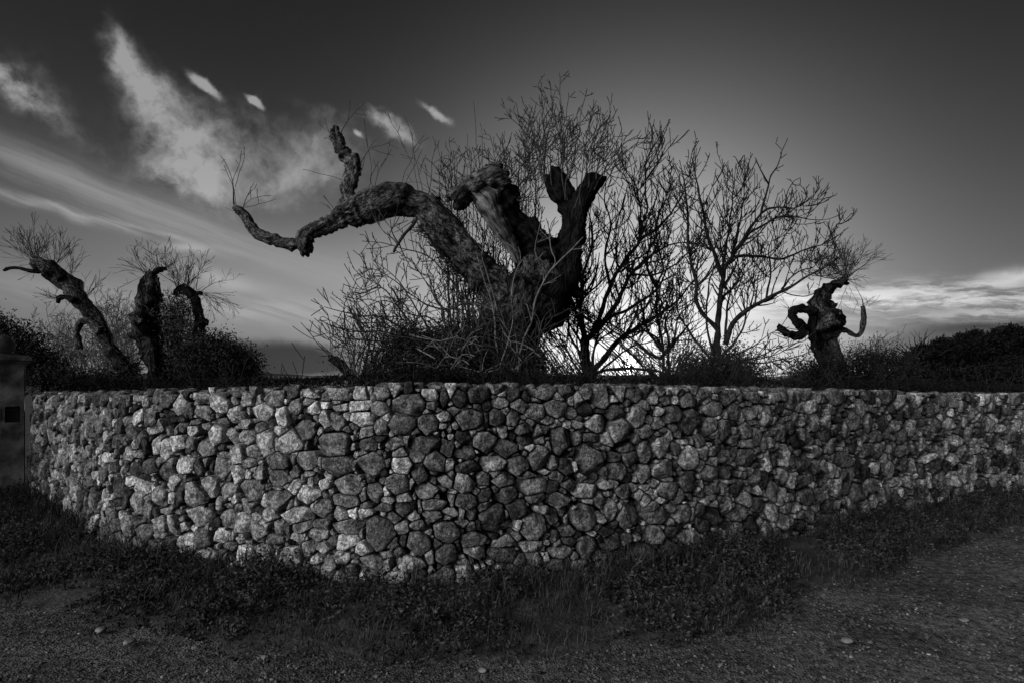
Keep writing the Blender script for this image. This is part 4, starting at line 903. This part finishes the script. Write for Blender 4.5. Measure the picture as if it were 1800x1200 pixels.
limb('trunk', [(350, 745, 16), (347, 660, 14), (346, 625, 13), (349, 595, 12), (351, 570, 11), (348, 545, 9), (341, 524, 9), (332, 512, 11), (321, 508, 11), (312, 512, 8), (309, 520, 5)], Y, M['darkbark'], T9, rs=.88, sides=24, lump=.25, step=.05, sd=91, cut=.7)
limb('knot', [(350, 572, 11), (360, 566, 8), (364, 562, 5)], Y, M['darkbark'], T9, rs=.88, sides=14, lump=.35, step=.03, sd=93); limb('branch_stub', [(340, 520, 5), (348, 515, 4), (356, 516, 3)], Y, M['darkbark'], T9, rs=.88, sides=10, step=.03, sd=95)
mb = MB()
fan(mb, P(318, 504, Y), 12, .6, .006, (-.6, 0, .9), .5, 2, 4); fan(mb, P(330, 503, Y), 12, .65, .006, (.1, 0, 1), .4, 2, 4); S(344, 508, Y, [(350, 480), (355, 455), (362, 440)], .008, 4, .4, 2)
S(352, 514, Y, [(372, 500), (390, 495), (410, 492)], .009, 8, .45, 2); fan(mb, P(356, 516, Y), 9, .65, .005, (.8, 0, -.2), .5, 2, 4, up=-.3)
mb.build('shoots', M['twig'], T9)
TW.update(rmin=.005, mult=1.8)
TW.update(kink=.6)
T10 = empty('bare_thicket', at_field(140, 14.5), 'thicket of thin leafless twigs filling the space behind the leaning pollard', 'shrub')
mb = MB()
for q in range(60):
    x0 = random.uniform(20, 235); Y = 14.5+random.uniform(-1, 1); h = random.uniform(70, 150); lean = random.gauss(0, 28)
    if q > 44: x0 = random.uniform(175, 240); h = random.uniform(110, 180)
    stem(mb, [(x0, 690), (x0+lean*.4, 690-h*.5), (x0+lean, 690-h)], Y, .014, .004, kids=4.2, klen=.6, lvl=2, dens=5, k=4)
mb.build('stems', M['paletwig'], T10)
TW.update(rmin=.0035, mult=1.2)
bush('spiky_shrub', 'spiky narrow-leaved shrub at the foot between the leaning and the upright pollard', 'shrub', at_field(222, 12.2), [pb(226, 648, 12.2, 14, 14)], 300, .2, 'leaf', clump=.06, twn=5, twL=.2, wid=.07)
bush('olive_sapling', 'young olive with small grey leaves filling the gap under the hooked black trunk', 'tree', at_field(308, 13.6), [pb(300, 560, 13.6, 20, 42), pb(315, 590, 13.6, 28, 40), pb(322, 540, 13.6, 14, 28), pb(300, 620, 13.6, 22, 34), pb(325, 640, 13.6, 30, 34)], 9000, .075, 'leaf2', clump=.17, twn=50, twL=.7, wid=.25)
bush('domed_bush', 'big smooth black domed bush behind the left of the wall, right of the hooked trunk', 'bush', at_field(395, 12.5), [pb(385, 640, 12.5, 62, 42), pb(425, 650, 12.5, 30, 34), pb(350, 635, 12.5, 35, 40), pb(372, 610, 12.5, 22, 20)], 24000, .06, 'leaf', clump=.12, twn=20, twL=.12)
bush('dark_evergreen', 'black leafy evergreen behind the gate pillar at the left edge', 'bush', at_field(25, 12), [pb(20, 620, 12, 56, 46), pb(-10, 600, 12, 40, 44), pb(60, 640, 12, 34, 32), pb(95, 650, 12, 26, 20)], 16000, .06, 'leaf', clump=.13, twn=30, twL=.5)
bush('low_bush', 'low black bush along the wall top under the thicket and the leaning pollard', 'bush', at_field(140, 11), [pb(140, 668, 11, 60, 14), pb(200, 674, 11, 50, 10), pb(90, 668, 11, 40, 16)], 12000, .05, 'leaf', clump=.1, twn=20, twL=.3)
# ================================================================ right pollard
RY = 12.0
T11 = empty('twisted_pollard', P(1448, 680, RY), 'twisted old pollard on the right with curling arms and a brush of twigs on top', 'tree'); T11.location.z = FZ
limb('trunk', [(1470, 760, 20), (1466, 700, 14), (1460, 650, 12), (1452, 628, 16), (1446, 605, 21), (1445, 580, 26), (1444, 553, 27), (1441, 532, 22), (1447, 515, 14), (1459, 505, 10), (1474, 498, 9), (1488, 492, 8)], RY, M['midbark'], T11, rs=.88, sides=32, lump=.38, step=.05, sd=101, cut=.7)
limb('curled_arm', [(1432, 548, 10), (1412, 544, 9), (1396, 545, 9), (1393, 556, 8), (1404, 567, 10), (1413, 580, 10), (1406, 590, 9), (1390, 587, 8.5), (1378, 583, 9), (1368, 577, 9)], RY-.25, M['darkbark'], T11, rs=.88, sides=18, lump=.3, step=.035, sd=103, cut=.9)
limb('side_arm', [(1460, 590, 9), (1474, 582, 7), (1487, 580, 5.5), (1498, 588, 5), (1508, 590, 4.5), (1515, 580, 4.5), (1518, 565, 5), (1518, 550, 5), (1516, 538, 4)], RY-.1, M['bark'], T11, rs=.88, sides=14, lump=.25, step=.035, sd=105)
limb('root_flare', [(1460, 590, 9), (1469, 620, 12), (1478, 660, 16), (1486, 740, 20)], RY-.1, M['bark'], T11, rs=.88, sides=22, lump=.3, step=.05, sd=107); limb('knot', [(1448, 575, 14), (1462, 560, 13), (1470, 548, 9)], RY-.2, M['bark'], T11, rs=.88, sides=18, lump=.5, step=.035, sd=109)
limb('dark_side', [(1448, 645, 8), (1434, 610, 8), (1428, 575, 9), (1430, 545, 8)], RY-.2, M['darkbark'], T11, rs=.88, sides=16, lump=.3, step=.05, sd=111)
mb = MB()
fan(mb, P(1486, 490, RY), 42, .72, .005, (-.05, 0, 1), .55, 2, 3.5, up=0); S(1488, 490, RY, [(1520, 465), (1550, 442)], .009, 7, .3, 2); fan(mb, P(1480, 492, RY), 16, .55, .004, (-.9, 0, .5), .4, 1, 3); fan(mb, P(1490, 492, RY), 10, .5, .004, (.9, 0, -.2), .6, 1, 3)
S(1490, 500, RY, [(1478, 530), (1470, 560), (1478, 580)], .006, 5, .3, 2); mb.build('shoots', M['twig'], T11); mb = MB(); S(1517, 540, RY-.1, [(1513, 520), (1504, 503)], .012, 3, .2, 1); fan(mb, P(1517, 540, RY), 6, .3, .003, (.3, 0, .8), .5, 1, 3); mb.build('shoots', M['twig'], T11); mb = MB(); fan(mb, P(1390, 545, RY), 5, .25, .003, (-.4, 0, .8), .5, 1, 3)
mb.build('shoots', M['twig'], T11)
T12 = empty('bare_thicket', at_field(1545, 11.5), 'thin leafless thicket right of the twisted pollard', 'shrub'); mb = MB()
for q in range(30):
    x0 = random.gauss(1535, 32); Y = 11.5+random.uniform(-.6, .6); h = random.uniform(50, 95)*max(.5, 1-abs(x0-1530)/130); lean = random.gauss(8, 18)
    stem(mb, [(x0, 680), (x0+lean*.4, 680-h*.5), (x0+lean, 680-h)], Y, .010, .003, kids=4, klen=.4, lvl=2, dens=5, k=4)
mb.build('stems', M['twig'], T12)
bush('low_bush', 'rounded twiggy bush left of the foot of the twisted pollard', 'bush', at_field(1418, 10.5), [pb(1418, 660, 10.5, 30, 26), pb(1450, 655, 10.5, 28, 22)], 7500, .04, 'leaf', clump=.13, twn=34, twL=.5)
bush('low_bush', 'wide loose bush right of the foot of the twisted pollard', 'bush', at_field(1500, 10.8), [pb(1495, 655, 10.8, 40, 24), pb(1545, 650, 10.8, 36, 26), pb(1575, 645, 10.8, 30, 24), pb(1520, 630, 10.8, 24, 14)], 9000, .045, 'leaf', clump=.13, twn=50, twL=.6)
for (px, py, rx, ry, Yt, lab) in ((1622, 650, 28, 36, 26, 'smallest and leftmost of the round black evergreens behind the right of the wall'), (1657, 640, 26, 36, 27, 'second from left of the round black evergreens behind the right of the wall'),
                             (1703, 628, 30, 42, 28, 'second from right of the round black evergreens behind the right of the wall'), (1768, 620, 42, 44, 27, 'black evergreen with a bumpy crown at the right edge of the picture'),):
    c = at_field(px, Yt); bl = [pb(px, py, Yt, rx*.85, ry*.85), pb(px, py+24, Yt, rx, ry*.6)]
    for _ in range(11):
        a_ = R(random.uniform(-95, 95)); k_ = random.uniform(.75, 1.0); bl.append(pb(px+math.sin(a_)*rx*k_, py-math.cos(a_)*ry*k_, Yt+random.uniform(-.5, .2), rx*random.uniform(.16, .34), ry*random.uniform(.12, .24)))
    t = empty('evergreen_tree', c, lab, 'tree', 'dark trees behind the right of the wall'); mb = MB(); leaves(mb, crown_pts(bl, 52000, .09, 24), .13, wid=.5); mb.build('crown', M['farleaf'], t)
    mb = MB(); limb_mesh(mb, [(c+Vector((0, 0, -.1)), .2), (c+Vector((.1, 0, 1.0)), .15), (P(px, py, Yt), .08)], sides=12, step=.15); 
    for _ in range(9): twig(mb, c+Vector((.05, 0, .9)), (random.gauss(0, 1), random.gauss(0, 1), 1), 1.3, .05, 1, dens=2)
    mb.build('trunk', M['darkbark'], t)
mb = MB(); bl = [pb(x_, 672+random.uniform(-6, 6), 20, 34, 20) for x_ in range(1590, 1900, 30)]
leaves(mb, crown_pts(bl, 50000, .12), .14); o = mb.build('hedge', M['farleaf'])
tag(o, 'long low black hedge in front of the round evergreens behind the right of the wall', 'hedge')
# undergrowth along the back of the wall
mb = MB(); pts = []
for s_ in np.arange(0, SMAX, .004):
    x, y, h, nx, ny = [float(q) for q in wall_at(s_)]
    for _ in range(9):
        d = random.uniform(.42, 2.6); X, Y_ = x-nx*d, y-ny*d; px = X/Y_*FPX+900
        # height profile as in the photograph (row of the undergrowth's top, per column)
        top = np.interp(px, [0, 60, 300, 460, 560, 640, 700, 950, 960, 1040, 1100, 1180, 1320, 1390, 1600, 1800], [650, 660, 668, 664, 664, 656, 650, 652, 661, 662, 664, 660, 664, 668, 668, 676])
        zt = EYE-(top-HOR+6*noise.noise((X*3, 1, 0))+3*noise.noise((X*11, 5, 0)))/FPX*Y_
        pts.append((X, Y_, random.uniform(FZ, zt) if random.random() < .6 else zt-abs(random.gauss(0, .04))))
leaves(mb, pts, .04); o = mb.build('undergrowth', M['farleaf']); tag(o, 'black tangled undergrowth along the back of the wall', 'undergrowth', kind='stuff')
mb = MB()
for _ in range(110):
    s_ = random.uniform(0, SMAX); x, y, h, nx, ny = [float(q) for q in wall_at(s_)]; d = random.uniform(.25, 1.6)
    twig(mb, Vector((x-nx*d, y-ny*d, FZ+.2)), (random.gauss(0, .7), random.gauss(0, .5), 1), random.uniform(.25, .5), .003, 1, dens=5)
for _ in range(260):
    s_ = random.uniform(s_of_px(900), s_of_px(1500)); x, y, h, nx, ny = [float(q) for q in wall_at(s_)]; d = random.uniform(.3, 1.8)
    twig(mb, Vector((x-nx*d, y-ny*d, FZ+.25)), (random.gauss(0, 1.1), random.gauss(0, .5), 1), random.uniform(.25, .6), .003, 1, dens=5)
o = mb.build('brambles', M['darktwig']); tag(o, 'thin bramble twigs sticking up along the back of the wall', 'brambles', kind='stuff')
# distant rise of land
V = []; nh = 160
for k in range(nh):
    a = R(-60+120*k/(nh-1)); rr = 900; h = 1.0+4*max(0, noise.noise((a*4, 0, 0)))+9*math.exp(-((math.degrees(a)+26)/5)**2)+5*math.exp(-((math.degrees(a)-36)/8)**2)+1.2*noise.noise((a*40, 0, 0))
    V += [(math.sin(a)*rr, math.cos(a)*rr, -1), (math.sin(a)*(rr+40), math.cos(a)*(rr+40), h), (math.sin(a)*(rr+160), math.cos(a)*(rr+160), -1)]
i = np.arange(nh-1)[:, None]*3; j = np.arange(2)[None, :]
o = mesh_np('hills', V, [np.stack([i+j, i+3+j, i+4+j, i+1+j], -1).reshape(-1, 4)], M['leaf']); tag(o, kind='structure')

# unseen evergreen added left of the frame to shade the pillar and wall end
t = empty('evergreen_tree', (-11.6, 5.0, 0), 'tall dark evergreen added outside the left frame edge to shade the gate pillar', 'tree'); mb = MB()
leaves(mb, crown_pts([((-11.9, 4.8, 3.4), (1.6, 1.6, 2.2)), ((-11.2, 5.6, 1.6), (1.5, 1.5, 1.4)), ((-12, 4.6, 5.2), (1.2, 1.2, 1.2))], 16000, .22), .24, wid=.5); mb.build('crown', M['leaf'], t)
mb = MB(); limb_mesh(mb, [(Vector((-11.6, 5, -.1)), .22), (Vector((-11.5, 5, 2)), .16), (Vector((-11.7, 5, 4.4)), .08)], sides=12, step=.15); mb.build('trunk', M['darkbark'], t)

# ================================================================ weeds and grass on the verge
def blades(mb, tones, n_, hmin, hmax, tfun, wdt, leafy=False):
    S_ = rng.uniform(0, SMAX, n_); T_ = tfun(n_)
    base = np.array([bank(s, t) for s, t in zip(S_, T_)]); cl_ = np.array([noise.noise((b[0]*1.6, b[1]*1.6, 2))+.6*noise.noise((b[0]*5, b[1]*5, 4)) for b in base])
    keep = cl_ > rng.uniform(-.75, .15, n_); base, cl_, T_ = base[keep], cl_[keep], T_[keep]; m = len(base)
    h = rng.uniform(hmin, hmax, m)*np.clip(.75+cl_*.9, .35, 1.6)*np.clip(1.15-T_*.75, .3, 1.1)
    az_ = rng.uniform(0, 2*math.pi, m); lean = rng.uniform(.15, .95, m); d = np.stack([np.cos(az_), np.sin(az_), np.zeros(m)], 1); sd = np.stack([-np.sin(az_), np.cos(az_), np.zeros(m)], 1)
    rows = []
    for f, wv_ in ((0, .7), (.38, 1), (.72, .75), (1, .08)):
        c = base+d*(h*lean*f*f)[:, None]+np.array([0, 0, 1])*(h*(f-.28*lean*f*f))[:, None]
        rows += [c-sd*wdt*wv_, c+sd*wdt*wv_]
    V = np.stack(rows, 1).reshape(-1, 3); b = np.arange(m)[:, None]*8
    mb.add(V, np.concatenate([b+np.array([[2*k, 2*k+1, 2*k+3, 2*k+2]]) for k in range(3)])); tones.append(np.repeat(rng.uniform(.5, 1.4, m)*np.where(rng.random(m) < .04, 2.2, 1), 8))
mb = MB(); tn = []
blades(mb, tn, 40000, .05, .17, lambda n_: rng.beta(1.1, 1.2, n_)*1.14, .0028)
blades(mb, tn, 3500, .18, .34, lambda n_: rng.beta(1, 5, n_)*.6, .003)
o = mb.build('grass', M['weed'], None, False); a = o.data.attributes.new('tone', 'FLOAT', 'POINT'); a.data.foreach_set('value', np.concatenate(tn).astype(np.float32)); tag(o, 'dark unmown grass on the verge along the foot of the wall', 'grass', kind='stuff')
# leafy weeds: little rosettes and branching stems of lobed leaves
mb = MB(); tn = []; pts = []; dirs = []
cntp = 0
for _ in range(15000):
    s_ = random.uniform(0, SMAX); t_ = random.betavariate(1.1, 1.5)*1.02
    b = bank(s_, t_); c_ = noise.noise((b[0]*1.3+4, b[1]*1.3, 7))
    if c_+.4*noise.noise((b[0]*4, b[1]*4, 3)) < random.uniform(-.35, .25)+.3*max(0, t_-.7): continue
    hh_ = random.uniform(.05, .22)*max(.2, 1.15-.9*t_)*(.7+1.3*max(0, c_))
    for q in range(random.randint(7, 16)):
        a_ = random.uniform(0, 6.28); f = random.random(); rr_ = hh_*.55*random.uniform(.2, 1)
        pts.append((b[0]+math.cos(a_)*rr_*.5, b[1]+math.sin(a_)*rr_*.5, b[2]+hh_*f)); dirs.append((math.cos(a_), math.sin(a_), random.uniform(-.2, .6)))
leaves(mb, pts, .027, np.array(dirs), wid=.5, rngs=(.35, 1.7)); m = len(pts)
o = mb.build('weeds', M['weed'], None, False); a = o.data.attributes.new('tone', 'FLOAT', 'POINT'); a.data.foreach_set('value', np.repeat(rng.uniform(.5, 1.5, m)*np.where(rng.random(m) < .05, 1.9, 1), 4).astype(np.float32)); tag(o, 'dark small-leaved weeds covering the verge below the wall', 'weeds', kind='stuff')

TW.update(rmin=.0014, spur=0)
mb = MB()
for _ in range(260):
    s_ = random.uniform(0, SMAX); t_ = random.uniform(0, .8); b = bank(s_, t_)
    twig(mb, Vector(b), (random.gauss(0, .8), random.gauss(0, .8), random.uniform(.1, 1)), random.uniform(.1, .34), .0016, 1, dens=5)
o = mb.build('dry_stalks', M['twig']); tag(o, 'thin dry stalks standing and lying among the verge weeds', 'dry stalks', kind='stuff')
mb = MB(); pts = []
while len(pts) < 1500:
    Y = rng.uniform(3.2, 8); x = (rng.uniform(-60, 1860)-900)/FPX*Y; d, s_ = verge_w(x, Y)
    if d > vwidth(s_)-.1 and rng.random() < math.exp(-(d-vwidth(s_))*1.2): pts.append((x, Y, .012+.018*hnoise(x, Y, .9)+.010*hnoise(x, Y, 4)+.006*hnoise(x, Y, 11)))
d_ = rng.normal(size=(len(pts), 3))*[1, 1, .1]; leaves(mb, pts, .03, d_/np.linalg.norm(d_, axis=1, keepdims=True)*2, wid=.4); o = mb.build('leaf_litter', M['leaf2'], None, False); tag(o, 'dead leaves and plant litter strewn along the road edge', 'leaf litter', kind='stuff')
